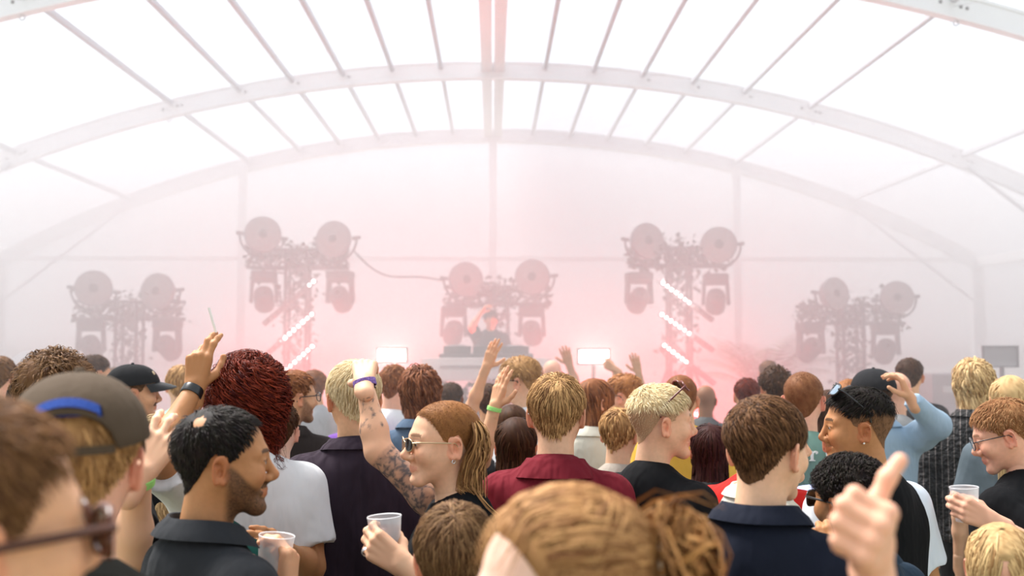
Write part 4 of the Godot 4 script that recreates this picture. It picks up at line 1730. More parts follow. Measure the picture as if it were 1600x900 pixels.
		lv.set_meta("kind", "stuff")
	var rng := RandomNumberGenerator.new()
	rng.seed = 77
	var pm := thing("potted_palm", "feathery potted palm glowing in red light by the stand", "palm", Vector3(3.921, 1.664, -14.900) * Vector3(1, 0, 1))
	var pot := new_shape()
	lathe(pot, at_place(Vector3.ZERO), [Vector2(0.26, 0.46), Vector2(0.30, 0.5), Vector2(0.31, 0.46), Vector2(0.22, 0.0), Vector2(0, 0)], 20)
	put("pot", as_mesh(pot), plain(Color(0.2, 0.12, 0.08), 0.7), pm)
	var trunk := new_shape()
	tube(trunk, [Vector3(0, 0.4, 0), Vector3(0.02, 0.75, 0), Vector3(0, 1.07, 0)], 0.06, 10, Color.WHITE, 0.045)
	put("trunk", as_mesh(trunk), plain(Color(0.12, 0.08, 0.05), 0.9), pm)
	for k in 20:
		var f := new_shape()
		var g := TAU * k / 13.0 + rng.randf() * 0.3
		frond(f, Vector3(0, 1.05, 0), Vector3(cos(g) * 0.75, 0.9 + rng.randf() * 1.6, sin(g) * 0.75), rng.randf_range(1.0, 1.35), rng)
		put("frond", as_mesh(f), leaf_mat, pm)
	# red floods
	red_lamp(Vector3(-2.601, 1.685, -13.300) * Vector3(1, 0, 1) + Vector3(0, 0.7, 0), 4.2, "red flood lamp at the foot of the stand with the cable")
	red_lamp(Vector3(2.602, 1.685, -13.200) * Vector3(1, 0, 1) + Vector3(0, 0.7, 0), 4.2, "red flood lamp at the foot of the stand beside the palm")
	red_lamp(Vector3(-1.018, 1.576, -12.600) * Vector3(1, 0, 1) + Vector3(0, 0.9, 0), 2.4, "red flood lamp on the floor by the booth's blinder")
	red_lamp(Vector3(1.062, 1.575, -12.600) * Vector3(1, 0, 1) + Vector3(0, 0.9, 0), 2.4, "red flood lamp on the floor beyond the booth")
	# gear at the sides
	var gear := [[Vector3(5.649, 1.049, -12.800), Vector3(0.5, 0.62, 0.6), 0.0, "grey road case at the bottom of the stack"], [Vector3(5.649, 1.049, -12.800), Vector3(0.46, 0.5, 0.55), 0.62, "dark road case with red label in the middle of the stack"], [Vector3(5.617, 1.049, -12.800), Vector3(0.42, 0.38, 0.5), 1.12, "small grey road case on top of the stack"], [Vector3(5.582, 0.928, -13.400), Vector3(0.3, 1.45, 0.5), 0.0, "tall pale equipment cabinet beside the road cases"]]
	for q in gear:
		var at: Vector3 = q[0]
		var sz: Vector3 = q[1]
		var o := thing("road_case" if sz.y < 1.0 else "equipment_cabinet", q[3], "case" if sz.y < 1.0 else "cabinet", Vector3(at.x, q[2], at.z))
		var c := new_shape()
		block(c, at_place(Vector3(0, sz.y * 0.5, 0)), sz, 0.012)
		var pale := sz.y > 1.0
		put("body", as_mesh(c), plain(Color(0.4, 0.4, 0.41) if pale else Color(0.12, 0.12, 0.125), 0.6), o)
		for sx in [-1.0, 1.0]:
			var e := new_shape()
			block(e, at_place(Vector3(sx * (sz.x * 0.5 - 0.012), sz.y * 0.5, sz.z * 0.5)), Vector3(0.03, sz.y, 0.03), 0.004)
			put("edge_strip", as_mesh(e), grey_metal, o)
		var hnd := new_shape()
		block(hnd, at_place(Vector3(0, sz.y * 0.5, sz.z * 0.5)), Vector3(0.16, 0.08, 0.02), 0.006)
		put("handle_plate", as_mesh(hnd), plain(Color(0.4, 0.4, 0.4), 0.4, 0.7), o)
		if "red label" in q[3]:
			var rl := new_shape()
			block(rl, at_place(Vector3(0.12, sz.y * 0.72, sz.z * 0.5 + 0.002)), Vector3(0.07, 0.05, 0.004), 0.001)
			put("label_plate", as_mesh(rl), plain(Color(0.5, 0.05, 0.04), 0.6), o)
	var gp: Vector3 = Vector3(5.489, 1.732, -11.000)
	var gr := thing("grille_panel", "pale grey barred panel on a post beside the wall corner", "panel", Vector3(gp.x, 0, gp.z))
	gr.rotation.y = -0.12
	var gb := new_shape()
	block(gb, at_place(Vector3(0, gp.y, -0.02)), Vector3(0.35, 0.21, 0.02), 0.004)
	put("back_plate", as_mesh(gb), plain(Color(0.35, 0.37, 0.39), 0.5), gr)
	for k in 4:
		var f := new_shape()
		var hor := k < 2
		var sg := -1.0 if k % 2 == 0 else 1.0
		block(f, at_place(Vector3(0 if hor else 0.18 * sg, gp.y + (0.11 * sg if hor else 0.0), 0)), Vector3(0.38, 0.016, 0.04) if hor else Vector3(0.016, 0.22, 0.04), 0.003)
		put("frame_bar", as_mesh(f), plain(Color(0.07, 0.075, 0.085), 0.5), gr)
	for k in 13:
		var f := new_shape()
		tube(f, [Vector3(-0.156 + 0.026 * k, gp.y - 0.06, 0.01), Vector3(-0.156 + 0.026 * k, gp.y + 0.105, 0.01)], 0.0035, 5)
		put("slat", as_mesh(f), plain(Color(0.1, 0.11, 0.12), 0.5), gr)
	var gpost := new_shape()
	tube(gpost, [Vector3(0.02, gp.y - 0.11, -0.02), Vector3(0.02, 0.01, -0.02)], 0.025, 8)
	put("post", as_mesh(gpost), grey_metal, gr)
	var cv := Bones.new()
	cv.k = 0.15
	cv.hem = 0.0
	for q in [[-0.28, 1.45], [0.02, 1.58], [0.3, 1.38]]:
		cv.add(Vector3(q[0], 0.0, -0.1), Vector3(q[0], q[1], -0.1), 0.24, 0.22)
		cv.add(Vector3(q[0], 0.0, 0.2), Vector3(q[0], q[1] - 0.1, 0.15), 0.24, 0.2)
	var cs := nets(cv, cv.lo, cv.hi + Vector3(0, 0.1, 0), 0.035)
	var cvp: Vector3 = Vector3(-5.594, 1.697, -12.400) * Vector3(1, 0, 1)
	var co := put("covered_stack", as_mesh(cs), cloth(Color(0.30, 0.31, 0.32)), null, at_place(cvp))
	co.set_meta("label", "humped stack of gear under a grey tarpaulin")
	co.set_meta("category", "covered gear")

# ---------------------------------------------------------------- the crowd
const BLACKH := [Color(0.008, 0.007, 0.006), Color(0.028, 0.020, 0.016)]
const DARKH := [Color(0.026, 0.011, 0.006), Color(0.105, 0.046, 0.021)]
const BROWNH := [Color(0.058, 0.025, 0.011), Color(0.25, 0.12, 0.05)]
const FAIRH := [Color(0.16, 0.07, 0.026), Color(0.66, 0.37, 0.15)]
const BLONDH := [Color(0.32, 0.17, 0.065), Color(0.86, 0.61, 0.31)]
const PALEH := [Color(0.52, 0.36, 0.17), Color(0.92, 0.76, 0.48)]
const REDH := [Color(0.040, 0.006, 0.004), Color(0.22, 0.034, 0.016)]
const GINGERH := [Color(0.18, 0.060, 0.020), Color(0.56, 0.24, 0.085)]
const CHESTH := [Color(0.095, 0.028, 0.011), Color(0.36, 0.135, 0.05)]

func hue(c: Array, more := {}) -> Dictionary:
	return style({"c0": c[0], "c1": c[1]}, more)

const SHORT := {"top": 0.012, "side": 0.005, "lt": 0.045, "ls": 0.02, "n": 2000, "w": 0.0036, "hold": 0.8}
const BUZZ := {"top": 0.004, "side": 0.002, "lt": 0.010, "ls": 0.007, "n": 3600, "w": 0.0024, "segs": 2, "lift": 0.5, "messy": 0.5}
const BOWL := {"top": 0.014, "side": 0.009, "lt": 0.095, "ls": 0.055, "n": 3300, "w": 0.0036, "grav": 0.45, "messy": 0.12, "comb": Vector3(0.1, 0, -0.3), "segs": 8, "lift": 0.2, "hold": 0.8}
const SWEPT := {"top": 0.018, "side": 0.006, "lt": 0.09, "ls": 0.03, "n": 3200, "w": 0.0034, "comb": Vector3(0.9, 0, 0.2), "whorl": 0.5, "messy": 0.15, "segs": 7, "lift": 0.3, "hold": 0.7}
const MOP := {"top": 0.024, "side": 0.010, "lt": 0.06, "ls": 0.03, "n": 2200, "w": 0.0042, "messy": 0.55, "curl": 0.004, "turns": 1.2, "lift": 0.45, "hold": 0.4}
const CURLS := {"top": 0.036, "side": 0.046, "lt": 0.20, "ls": 0.19, "n": 3000, "w": 0.0042, "grav": 0.55, "curl": 0.017, "turns": 3.4, "segs": 20, "messy": 0.5, "hold": 0.25, "floor_y": -0.18}
const TIGHT := {"top": 0.022, "side": 0.007, "lt": 0.05, "ls": 0.018, "n": 2600, "w": 0.0045, "curl": 0.007, "turns": 1.8, "segs": 8, "messy": 0.5, "lift": 0.5, "hold": 0.5}
const LONG := {"top": 0.009, "side": 0.013, "lt": 0.42, "ls": 0.36, "n": 2000, "w": 0.005, "grav": 0.9, "part": true, "segs": 11, "messy": 0.06, "lift": 0.12, "hold": 0.7}
const WAVES := {"top": 0.018, "side": 0.022, "lt": 0.20, "ls": 0.17, "n": 2000, "w": 0.0065, "grav": 0.8, "curl": 0.008, "turns": 1.6, "segs": 10, "messy": 0.2, "floor_y": -0.16}
const FEW := {"n": 420, "w": 0.010}

func wear(p: Dictionary, n: Node3D) -> void:
	n.transform = (p.head as Transform3D) * n.transform

func shades(p: Dictionary, frame: Material, lens: Material, t := Transform3D(), rx := 0.026, ry := 0.020, power := 0.75, thick := 0.0022) -> void:
	wear(p, glasses_on(p.node, "sunglasses" if lens.albedo_color.a > 0.5 else "glasses", frame, lens, rx, ry, power, thick, t))

func band(p: Dictionary, k: int, u: float, r: float, wide: float, mat: Material, called: String) -> MeshInstance3D:
	var a: Dictionary = p.arms[k]
	var e: Vector3 = a.e
	var w: Vector3 = a.w
	var d := (w - e).normalized()
	var x := d.cross(Vector3(0.3, 0.2, 0.9)).normalized()
	var s := new_shape()
	lathe(s, Transform3D(Basis(x, d, x.cross(d)), e.lerp(w, u)), [Vector2(r - 0.003, wide * 0.5), Vector2(r, wide * 0.5 - 0.001), Vector2(r, -wide * 0.5 + 0.001), Vector2(r - 0.003, -wide * 0.5)], 28)
	return put(called, as_mesh(s), mat, p.node)

func cup(at: Vector3, label: String, drink: Color, level: float, tilt := Vector3.ZERO) -> void:
	var o := thing("plastic_cup", label, "cup", at)
	o.rotation = tilt
	var s := new_shape()
	lathe(s, Transform3D(), [Vector2(0.0375, 0.0), Vector2(0.0405, 0.103), Vector2(0.0425, 0.106), Vector2(0.0435, 0.103), Vector2(0.0420, 0.100), Vector2(0.0385, 0.06), Vector2(0.0300, 0.0), Vector2(0.0, 0.0)].slice(1), 28)
	var m := StandardMaterial3D.new()
	m.albedo_color = Color(0.92, 0.92, 0.93, 0.42)
	m.transparency = BaseMaterial3D.TRANSPARENCY_ALPHA
	m.roughness = 0.35
	put("cup_wall", as_mesh(s), m, o)
	if level > 0.0:
		var d := new_shape()
		var rr := lerpf(0.029, 0.038, level)
		lathe(d, Transform3D(), [Vector2(0, 0.1 * level), Vector2(rr, 0.1 * level), Vector2(0.0285, 0.003), Vector2(0, 0.003)], 24)
		put("drink", as_mesh(d), plain(drink, 0.2), o)

func held_at(p: Dictionary, k: int, offset: Vector3) -> Vector3:
	var f := hand_frame(p.arms[k])
	var q := offset
	if k == 1:
		q.x = -q.x
	return (p.node as Node3D).transform * (f * q)

func crowd() -> void:
	var black_frame := plain(Color(0.012, 0.011, 0.011), 0.3)
	var gold := plain(Color(0.55, 0.42, 0.25), 0.3, 0.9)
	var silver := plain(Color(0.7, 0.7, 0.72), 0.25, 0.9)
	var dark_lens := plain(Color(0.012, 0.010, 0.010), 0.12)
	var brown_lens := plain(Color(0.05, 0.02, 0.012), 0.12)
	var blue_lens := plain(Color(0.20, 0.27, 0.34), 0.12)
	var clear_lens := StandardMaterial3D.new()
	clear_lens.albedo_color = Color(0.9, 0.9, 0.9, 0.12)
	clear_lens.transparency = BaseMaterial3D.TRANSPARENCY_ALPHA
	clear_lens.roughness = 0.05
	var black := Color(0.006, 0.006, 0.007)
	var white := Color(0.70, 0.70, 0.71)
	var pushed_up := Transform3D(Basis(Vector3.RIGHT, deg_to_rad(38)), Vector3(0, 0.056, 0.018))

	# --- close to the lens
	var p := person("man with cropped brown hair and tortoiseshell sunglasses, close by, looking towards the stage", {"at": Vector3(-0.475, 1.811, -0.950), "face": 41.1, "head": 4.0, "near": true, "skin": "light", "hair": hue(BROWNH, SHORT.merged({"top": 0.012, "lt": 0.03, "high": 6.0}, true)), "top": {"color": Color(0.05, 0.05, 0.05)}, "look": {"brow": Color(0.08, 0.04, 0.02)}})
	var tort := paint(0.3)
	tort.vertex_color_use_as_albedo = false
	tort.albedo_color = Color(0.30, 0.14, 0.05)
	shades(p, tort, brown_lens, Transform3D(Basis(), Vector3(0, -0.004, 0)), 0.029, 0.022, 0.8, 0.0042)

	p = person("man in an olive brown cap and dark T-shirt, seen from behind", {"at": Vector3(-0.619, 1.817, -1.550), "tall": 1.772, "face": -18.0, "head": 4.0, "near": true, "skin": "pink", "hair": hue(FAIRH, SHORT.merged({"top": 0.004, "side": 0.009, "ls": 0.03}, true)), "top": {"color": Color(0.030, 0.028, 0.023)}})
	var cap_cloth := cloth(Color(0.080, 0.056, 0.037), 9.0, 0.12)
	var c := cap_on(p.node, cap_cloth, cap_cloth, true)
	var em := new_shape()
	var rows := []
	for j in 4:
		var row := []
		for i in 15:
			var az := PI + deg_to_rad(lerpf(-24, 24, i / 14.0))
			var bk := absf(az - PI)
			var pol := deg_to_rad(92.0) - deg_to_rad(26.0) * sqrt(maxf(0.05, 1.0 - pow(bk / deg_to_rad(36), 2.0))) - deg_to_rad(lerpf(11.0, 4.0, j / 3.0))
			var d := direction(az, pol)
			row.append(MID + d * (skin_at(d) + 0.016 + 0.008 * sin(pol * 1.1) + 0.0025))
		rows.append(row)
	sheet(em, rows, true)
	put("embroidery", as_mesh(em), cloth(Color(0.035, 0.075, 0.30), 30.0, 0.2), c)
	var strap := new_shape()
	rows = []
	for j in 3:
		var row := []
		for i in 15:
			var d := direction(PI + deg_to_rad(lerpf(-34, 34, i / 14.0)), deg_to_rad(lerpf(88.0, 94.0, j / 2.0)))
			row.append(MID + d * (skin_at(d) + 0.020))
		rows.append(row)
	sheet(strap, rows)
	put("strap", as_mesh(strap), cap_cloth, c)
	wear(p, c)

	p = person("woman with light brown hair in a messy bun held by a pearl tie", {"at": Vector3(0.079, 1.703, -1.150), "face": -100.1, "near": true, "skin": "pale", "nod": 6.0, "hair": hue([Color(0.16, 0.065, 0.024), Color(0.50, 0.27, 0.11)], {"top": 0.013, "side": 0.010, "lt": 0.19, "ls": 0.13, "n": 3000, "w": 0.0045, "hold": 0.8, "comb": Vector3(0, 0, 2.2), "whorl": 0.0, "grav": 0.05, "messy": 0.10, "segs": 9, "lift": 0.15, "high": 4.0}), "top": {"color": Color(0.08, 0.09, 0.11)}, "look": {"big": 0.97}})
	var bun := new_shape()
	var rng := RandomNumberGenerator.new()
	rng.seed = 5
	var bc := Vector3(0, 0.030, 0.150)
	for k in 330:
		var pts := PackedVector3Array()
		var ax := Basis.from_euler(Vector3(rng.randfn(0.0, 0.5), rng.randfn(0.0, 0.5), rng.randf() * TAU))
		var rr := rng.randf_range(0.02, 0.052)
		var a0 := rng.randf() * TAU
		var stray := rng.randf() < 0.12
		for j in 9:
			var a := a0 + j * 0.55
			var grow := 1.0 + (0.16 * j if stray else 0.0) * 0.6
			pts.append(bc + ax * Vector3(cos(a) * rr * grow, sin(a) * rr * grow, rng.randf_range(-0.004, 0.004) + 0.03 * sin(a * 0.7)))
		var tone := rng.randf()
		var cc := Color(0.14, 0.055, 0.020).lerp(Color(0.58, 0.30, 0.11), tone)
		lock(bun, pts, rng.randf_range(0.004, 0.009), cc)
	lathe(bun, Transform3D(Basis(Vector3.RIGHT, PI / 2), bc), [Vector2(0, 0.036), Vector2(0.026, 0.028), Vector2(0.038, 0.0), Vector2(0.026, -0.028), Vector2(0, -0.036)], 20, Color(0.20, 0.085, 0.03))
	wear(p, put("hair_bun", as_mesh(bun), hair_mat, p.node))
	var pearl := new_shape()
	for k in 12:
		var a := TAU * k / 12
		lathe(pearl, at_place(bc + Vector3(cos(a) * 0.036, sin(a) * 0.036, -0.030)), [Vector2(0, 0.007), Vector2(0.005, 0.005), Vector2(0.007, 0), Vector2(0.005, -0.005), Vector2(0, -0.007)], 10)
	wear(p, put("pearl_tie", as_mesh(pearl), plain(Color(0.75, 0.68, 0.58), 0.2), p.node))

	person("short person facing the photographer, fist raised with the thumb up", {"at": Vector3(0.488, 1.546, -1.260), "face": 193.3, "near": true, "skin": "pink", "hair": hue(BROWNH, SHORT), "top": {"color": Color(0.1, 0.1, 0.11)}, "arm_cell": 0.007, "left": {"e": Vector3(0.43, 1.385, -1.16), "w": Vector3(0.416, 1.620, -1.130), "pose": "fist", "fingers": Vector3(-0.25, 0.45, 0.86), "palm": Vector3(-0.8, 0.45, -0.42)}})

	# --- in focus
	p = person("bearded man with receding black hair in a charcoal shirt, in profile", {"at": Vector3(-0.590, 1.724, -2.270), "face": 47.3, "head": 24.0, "near": true, "skin": "tan", "hair": hue(BLACKH, SHORT.merged({"bald": 0.19, "bald_at": Vector3(0.42, 0.74, 0.45), "high": 7.0, "top": 0.010, "lt": 0.03, "comb": Vector3(0.1, 0, -0.2), "messy": 0.2}, true)), "top": {"name": "shirt", "kind": "shirt", "color": Color(0.026, 0.027, 0.030), "collar": [0.040, 0.036, 0.064], "ease": 0.007}, "look": {"beard": 0.85, "nose": 0.002, "brow": Color(0.012, 0.01, 0.01), "jaw": 1.05, "beard_color": Color(0.02, 0.013, 0.01)}})

	p = person("man with a shaved head, long mullet and oval sunglasses, tattooed arm raised", {"at": Vector3(-0.141, 1.710, -2.850), "face": -90.9, "head": -18.0, "near": true, "skin": "fair", "arm_cell": 0.0055, "ink": tattoo, "hair": hue(CHESTH, BUZZ.merged({"n": 5200, "c0": Color(0.15, 0.055, 0.02), "c1": Color(0.34, 0.15, 0.05), "top": 0.005, "lt": 0.011}, true)), "top": {"name": "vest_top", "kind": "tank", "neck": "vee", "color": black}, "look": {"brow": Color(0.16, 0.08, 0.04), "jaw": 1.04, "nose": 0.004},
		"right": {"e": Vector3(-0.343, 1.545, -3.050), "w": Vector3(-0.383, 1.727, -3.100), "pose": "cupped", "palm": Vector3(0.1, -0.8, -0.6), "fingers": Vector3(-0.1, 0.62, -0.78)}, "left": {"e": Vector3(-0.088, 1.215, -2.620), "w": Vector3(-0.216, 1.317, -2.520), "pose": "grip", "palm": Vector3(-0.1, 0.1, -1), "fingers": Vector3(-0.82, 0.55, -0.12)}})
	shades(p, gold, dark_lens, Transform3D(), 0.025, 0.0175, 0.95, 0.0016)
	var mull := new_shape()
	rng.seed = 9
	var mst := hue([Color(0.13, 0.055, 0.022), Color(0.50, 0.27, 0.11)], {"top": 0.014, "side": 0.028, "lt": 0.27, "ls": 0.26, "grav": 0.9, "messy": 0.05, "segs": 10, "lift": 0.25, "curl": 0.004, "turns": 1.0})
	for k in 900:
		var az := PI + deg_to_rad(rng.randf_range(-46, 46))
		var pts := strand(az, deg_to_rad(rng.randf_range(66, 112)), rng.randf_range(0.3, 1.5), mst, rng, 1.0)
		lock(mull, pts, rng.randf_range(0.004, 0.008), (mst.c0 as Color).lerp(mst.c1, rng.randf()))
	wear(p, put("mullet", as_mesh(mull), hair_mat, p.node))
	band(p, 0, 0.90, 0.031, 0.006, black_frame, "bracelet")
	var scrunch := band(p, 0, 0.985, 0.036, 0.022, cloth(Color(0.36, 0.22, 0.62), 20.0, 2.0), "scrunchie")
	scrunch.set_meta("label", "lilac fabric scrunchie")
	band(p, 1, 0.93, 0.031, 0.005, silver, "bangle")
	var ringm := new_shape()
	var hf := hand_frame(p.arms[1])
	lathe(ringm, hf * at_place(Vector3(-0.0275, 0.098, -0.008), Vector3(-0.9, 0, 0)), [Vector2(0.0105, 0.005), Vector2(0.0125, 0.004), Vector2(0.0125, -0.004), Vector2(0.0105, -0.005)], 16)
	put("ring", as_mesh(ringm), silver, p.node)
	var ear := new_shape()
	tube(ear, [Vector3(-0.080, -0.040, 0.010), Vector3(-0.082, -0.047, 0.004), Vector3(-0.080, -0.052, 0.010), Vector3(-0.078, -0.047, 0.016), Vector3(-0.080, -0.040, 0.010)], 0.0016, 6)
	wear(p, put("earring", as_mesh(ear), silver, p.node))
	cup(held_at(p, 1, Vector3(-0.02, 0.078, -0.046)) + Vector3(0, -0.05, 0), "clear plastic cup of dark drink held by the man in sunglasses with a mullet", Color(0.16, 0.07, 0.06), 0.78, Vector3(0, 0, 0.06))

	person("child with a brown bowl haircut below the man with the cup", {"at": Vector3(-0.071, 1.546, -2.050), "face": 12.0, "near": true, "skin": "fair", "hair": hue(BROWNH, BOWL.merged({"c1": Color(0.27, 0.15, 0.07), "top": 0.014, "side": 0.010}, true)), "top": {"color": black}, "build": 0.85})

	p = person("man with side swept brown hair in a navy collared overshirt, from behind", {"at": Vector3(0.615, 1.742, -2.330), "face": 28.8, "head": 18.0, "near": true, "skin": "fair", "hair": hue(DARKH, SWEPT.merged({"top": 0.011, "side": 0.004, "ls": 0.028, "lt": 0.07, "hold": 0.9, "c1": Color(0.19, 0.09, 0.04)}, true)), "top": {"name": "overshirt", "kind": "shirt", "color": Color(0.009, 0.011, 0.020), "collar": [0.042, 0.034, 0.066], "ease": 0.010}})

	p = person("man with black curly hair and sunglasses, hand at his cheek, behind the raised fist", {"at": Vector3(0.908, 1.587, -2.620), "tall": 1.785, "face": -22.9, "head": -6.0, "near": true, "skin": "tan", "hair": hue(BLACKH, TIGHT), "top": {"name": "denim_jacket", "kind": "shirt", "color": Color(0.018, 0.032, 0.05), "ease": 0.008, "collar": [0.03, 0.03, 0.066]}, "look": {"beard": 0.5},
		"left": {"e": Vector3(0.860, 1.148, -2.420), "w": Vector3(0.829, 1.279, -2.440), "pose": "cupped", "palm": Vector3(0.35, 0.1, -1), "fingers": Vector3(-0.42, 0.9, -0.2)}})
	shades(p, black_frame, dark_lens, Transform3D(), 0.028, 0.022, 0.7, 0.003)

	p = person("smiling man with blue sunglasses pushed up on cropped black hair and a pearl earring", {"at": Vector3(1.147, 1.724, -3.200), "face": -22.3, "head": -56.0, "near": true, "skin": "tan", "hair": hue(BLACKH, SHORT.merged({"top": 0.016, "side": 0.003, "ls": 0.008, "lt": 0.035, "shaved": Color(0.20, 0.105, 0.055)}, true)), "top": {"color": Color(0.62, 0.66, 0.72), "ease": 0.010}, "look": {"smile": 1.0, "brow": Color(0.02, 0.014, 0.01), "jaw": 1.10, "nose": -0.003}})
	var vest := top_shape(p.arms, "none", 0.017, 0.012, 1.0, [[Vector3(0, 1.60, -0.04), 0.115]], 0.84)
	put("black_vest", as_mesh(vest), fabric(black), p.node)
	shades(p, black_frame, blue_lens, pushed_up, 0.029, 0.021, 0.7, 0.0032)
	for q in [[0.0035, Vector3(-0.082, -0.043, 0.012), Color(0.8, 0.78, 0.74)], [0.0018, Vector3(-0.0835, 0.012, 0.030), Color(0.7, 0.7, 0.7)]]:
		var s := new_shape()
		var r: float = q[0]
		lathe(s, at_place(q[1]), [Vector2(0, r), Vector2(r * 0.7, r * 0.7), Vector2(r, 0), Vector2(r * 0.7, -r * 0.7), Vector2(0, -r)], 12)
		wear(p, put("earring", as_mesh(s), plain(q[2], 0.15), p.node))

	person("woman with centre parted blonde hair looking down in a pale blue top", {"at": Vector3(1.112, 1.491, -2.250), "face": 202.3, "nod": 24.0, "near": true, "skin": "pink", "hair": hue([Color(0.25, 0.13, 0.05), Color(0.72, 0.50, 0.24)], LONG), "top": {"color": Color(0.42, 0.58, 0.66), "neck": "wide"}, "build": 0.9, "look": {"big": 0.97}})

	p = person("man in glasses and a black T-shirt looking down at his cup", {"at": Vector3(1.755, 1.686, -3.450), "face": -37.1, "head": -30.0, "nod": 18.0, "near": true, "skin": "pink", "hair": hue(GINGERH, SHORT.merged({"c1": Color(0.48, 0.26, 0.12), "side": 0.004, "ls": 0.012, "curl": 0.003}, true)), "top": {"color": black, "ease": 0.010}, "look": {"brow": Color(0.2, 0.1, 0.05)},
		"left": {"e": Vector3(1.707, 1.243, -3.250), "w": Vector3(1.495, 1.329, -3.120), "pose": "grip", "palm": Vector3(0.1, 0, -1), "fingers": Vector3(-0.9, 0.42, -0.05)}})
	shades(p, black_frame, clear_lens, Transform3D(), 0.025, 0.020, 0.75, 0.0018)
	cup(held_at(p, 1, Vector3(-0.015, 0.078, -0.046)) + Vector3(0, -0.05, 0), "clear plastic cup held by the man in glasses and black T-shirt", Color(0.5, 0.5, 0.48), 0.0, Vector3(0, 0, 0.05))

	p = person("man with bleached blond hair, red sunglasses pushed up, in a black T-shirt", {"at": Vector3(0.542, 1.729, -3.350), "face": 45.2, "head": 36.0, "near": true, "skin": "fair", "hair": hue(PALEH, SHORT.merged({"top": 0.015, "lt": 0.04, "side": 0.003, "ls": 0.008, "messy": 0.4, "shaved": Color(0.50, 0.31, 0.18)}, true)), "top": {"color": black, "ease": 0.008}, "look": {"smile": 0.6, "brow": Color(0.25, 0.14, 0.07), "nose": 0.003}})
	shades(p, plain(Color(0.12, 0.02, 0.015), 0.3), brown_lens, pushed_up, 0.027, 0.018, 0.75, 0.003)

	person("man with blond streaked bowl haircut in a maroon jacket", {"at": Vector3(0.198, 1.768, -3.200), "face": 7.5, "head": 4.0, "near": true, "skin": "fair", "hair": hue(FAIRH, BOWL.merged({"c1": Color(0.72, 0.42, 0.18), "c0": Color(0.13, 0.055, 0.02)}, true)), "top": {"name": "jacket", "kind": "shirt", "color": Color(0.15, 0.012, 0.02), "ease": 0.016, "collar": [0.026, 0.052, 0.070], "feel": "loose"}})

	person("man with platinum hair in a dark plum shirt, from behind", {"at": Vector3(-0.472, 1.804, -3.500), "face": -15.7, "head": -4.0, "near": true, "skin": "light", "hair": hue(PALEH, BOWL.merged({"lt": 0.08, "ls": 0.04}, true)), "top": {"name": "shirt", "kind": "shirt", "color": Color(0.033, 0.022, 0.032), "ease": 0.014, "collar": [0.030, 0.030, 0.066], "feel": "loose"}})

	p = person("person with dark red curly hair in a white T-shirt holding up a cigarette", {"at": Vector3(-0.759, 1.838, -3.200), "tall": 1.80, "face": -17.4, "near": true, "skin": "tan", "hair": hue(REDH, CURLS), "top": {"color": white, "ease": 0.012, "hem": 0.82},
		"left": {"e": Vector3(-0.929, 1.475, -3.020), "w": Vector3(-0.882, 1.725, -3.060), "pose": "smoke", "palm": Vector3(0.2, 0, -1), "fingers": Vector3(0.12, 1, 0)}, "right": {"e": Vector3(-0.566, 1.272, -3.200), "w": Vector3(-0.598, 1.274, -2.950), "pose": "relaxed", "palm": Vector3(-1, 0, 0)}})
	band(p, 1, 0.93, 0.032, 0.026, black_frame, "wristwatch")
	var wf := (p.node as Node3D).transform * hand_frame(p.arms[1])
	var tip := wf * Vector3(0.015, 0.165, -0.055)
	var cig := new_shape()
	tube(cig, [tip, tip + Vector3(-0.020, 0.075, 0.01)], 0.004, 8)
	var cg := put("cigarette", as_mesh(cig), plain(Color(0.8, 0.78, 0.75), 0.8))
	cg.set_meta("label", "white cigarette between the fingers of a raised hand")
	cg.set_meta("category", "cigarette")

	p = person("man in a black baseball cap with a moustache, in profile", {"at": Vector3(-1.641, 1.774, -4.750), "tall": 1.775, "face": 50.8, "head": 12.0, "near": true, "skin": "light", "hair": hue(BROWNH, SHORT.merged({"top": 0.003, "lt": 0.01, "side": 0.005}, true)), "top": {"color": Color(0.52, 0.52, 0.52)}, "look": {"moustache": 0.85, "beard_color": Color(0.06, 0.03, 0.015), "beard": 0.15}})
	c = cap_on(p.node, cloth(Color(0.012, 0.012, 0.013), 9.0, 0.1), plain(Color(0.012, 0.012, 0.013), 0.8), false)
	var lg := new_shape()
	var ld := direction(deg_to_rad(28), deg_to_rad(58))
	lathe(lg, Transform3D(Basis(Quaternion(Vector3.UP, ld)), MID + ld * (skin_at(ld) + 0.0225)), [Vector2(0, 0.003), Vector2(0.009, 0.003), Vector2(0.010, 0.0)], 12)
	put("badge", as_mesh(lg), plain(Color(0.55, 0.42, 0.25), 0.6), c)
	wear(p, c)

	p = person("person with tousled brown hair in a black T-shirt, cupped hand with green wristband raised", {"at": Vector3(-1.161, 1.850, -2.750), "tall": 1.78, "face": -17.1, "near": true, "skin": "fair", "hair": hue(BROWNH, MOP.merged({"c1": Color(0.23, 0.12, 0.055)}, true)), "top": {"color": black, "ease": 0.010},
		"right": {"e": Vector3(-0.858, 1.352, -2.480), "w": Vector3(-0.817, 1.520, -2.400), "pose": "spread", "palm": Vector3(-0.15, -0.25, -1), "fingers": Vector3(0.34, 0.78, -0.5)}})
	var gb := band(p, 0, 0.96, 0.034, 0.020, cloth(Color(0.36, 0.75, 0.22), 20.0, 0.2), "wristband")
	gb.set_meta("label", "bright green festival wristband printed days")
	var wm: Vector3 = p.arms[0].e.lerp(p.arms[0].w, 0.96)
	var tmesh := TextMesh.new()
	tmesh.text = "days"
	tmesh.font_size = 16
	tmesh.pixel_size = 0.0008
	tmesh.depth = 0.002
	var fnt := SystemFont.new()
	fnt.font_names = PackedStringArray(["Droid Sans"])
	tmesh.font = fnt
	var up := ((p.arms[0].w as Vector3) - (p.arms[0].e as Vector3)).normalized()
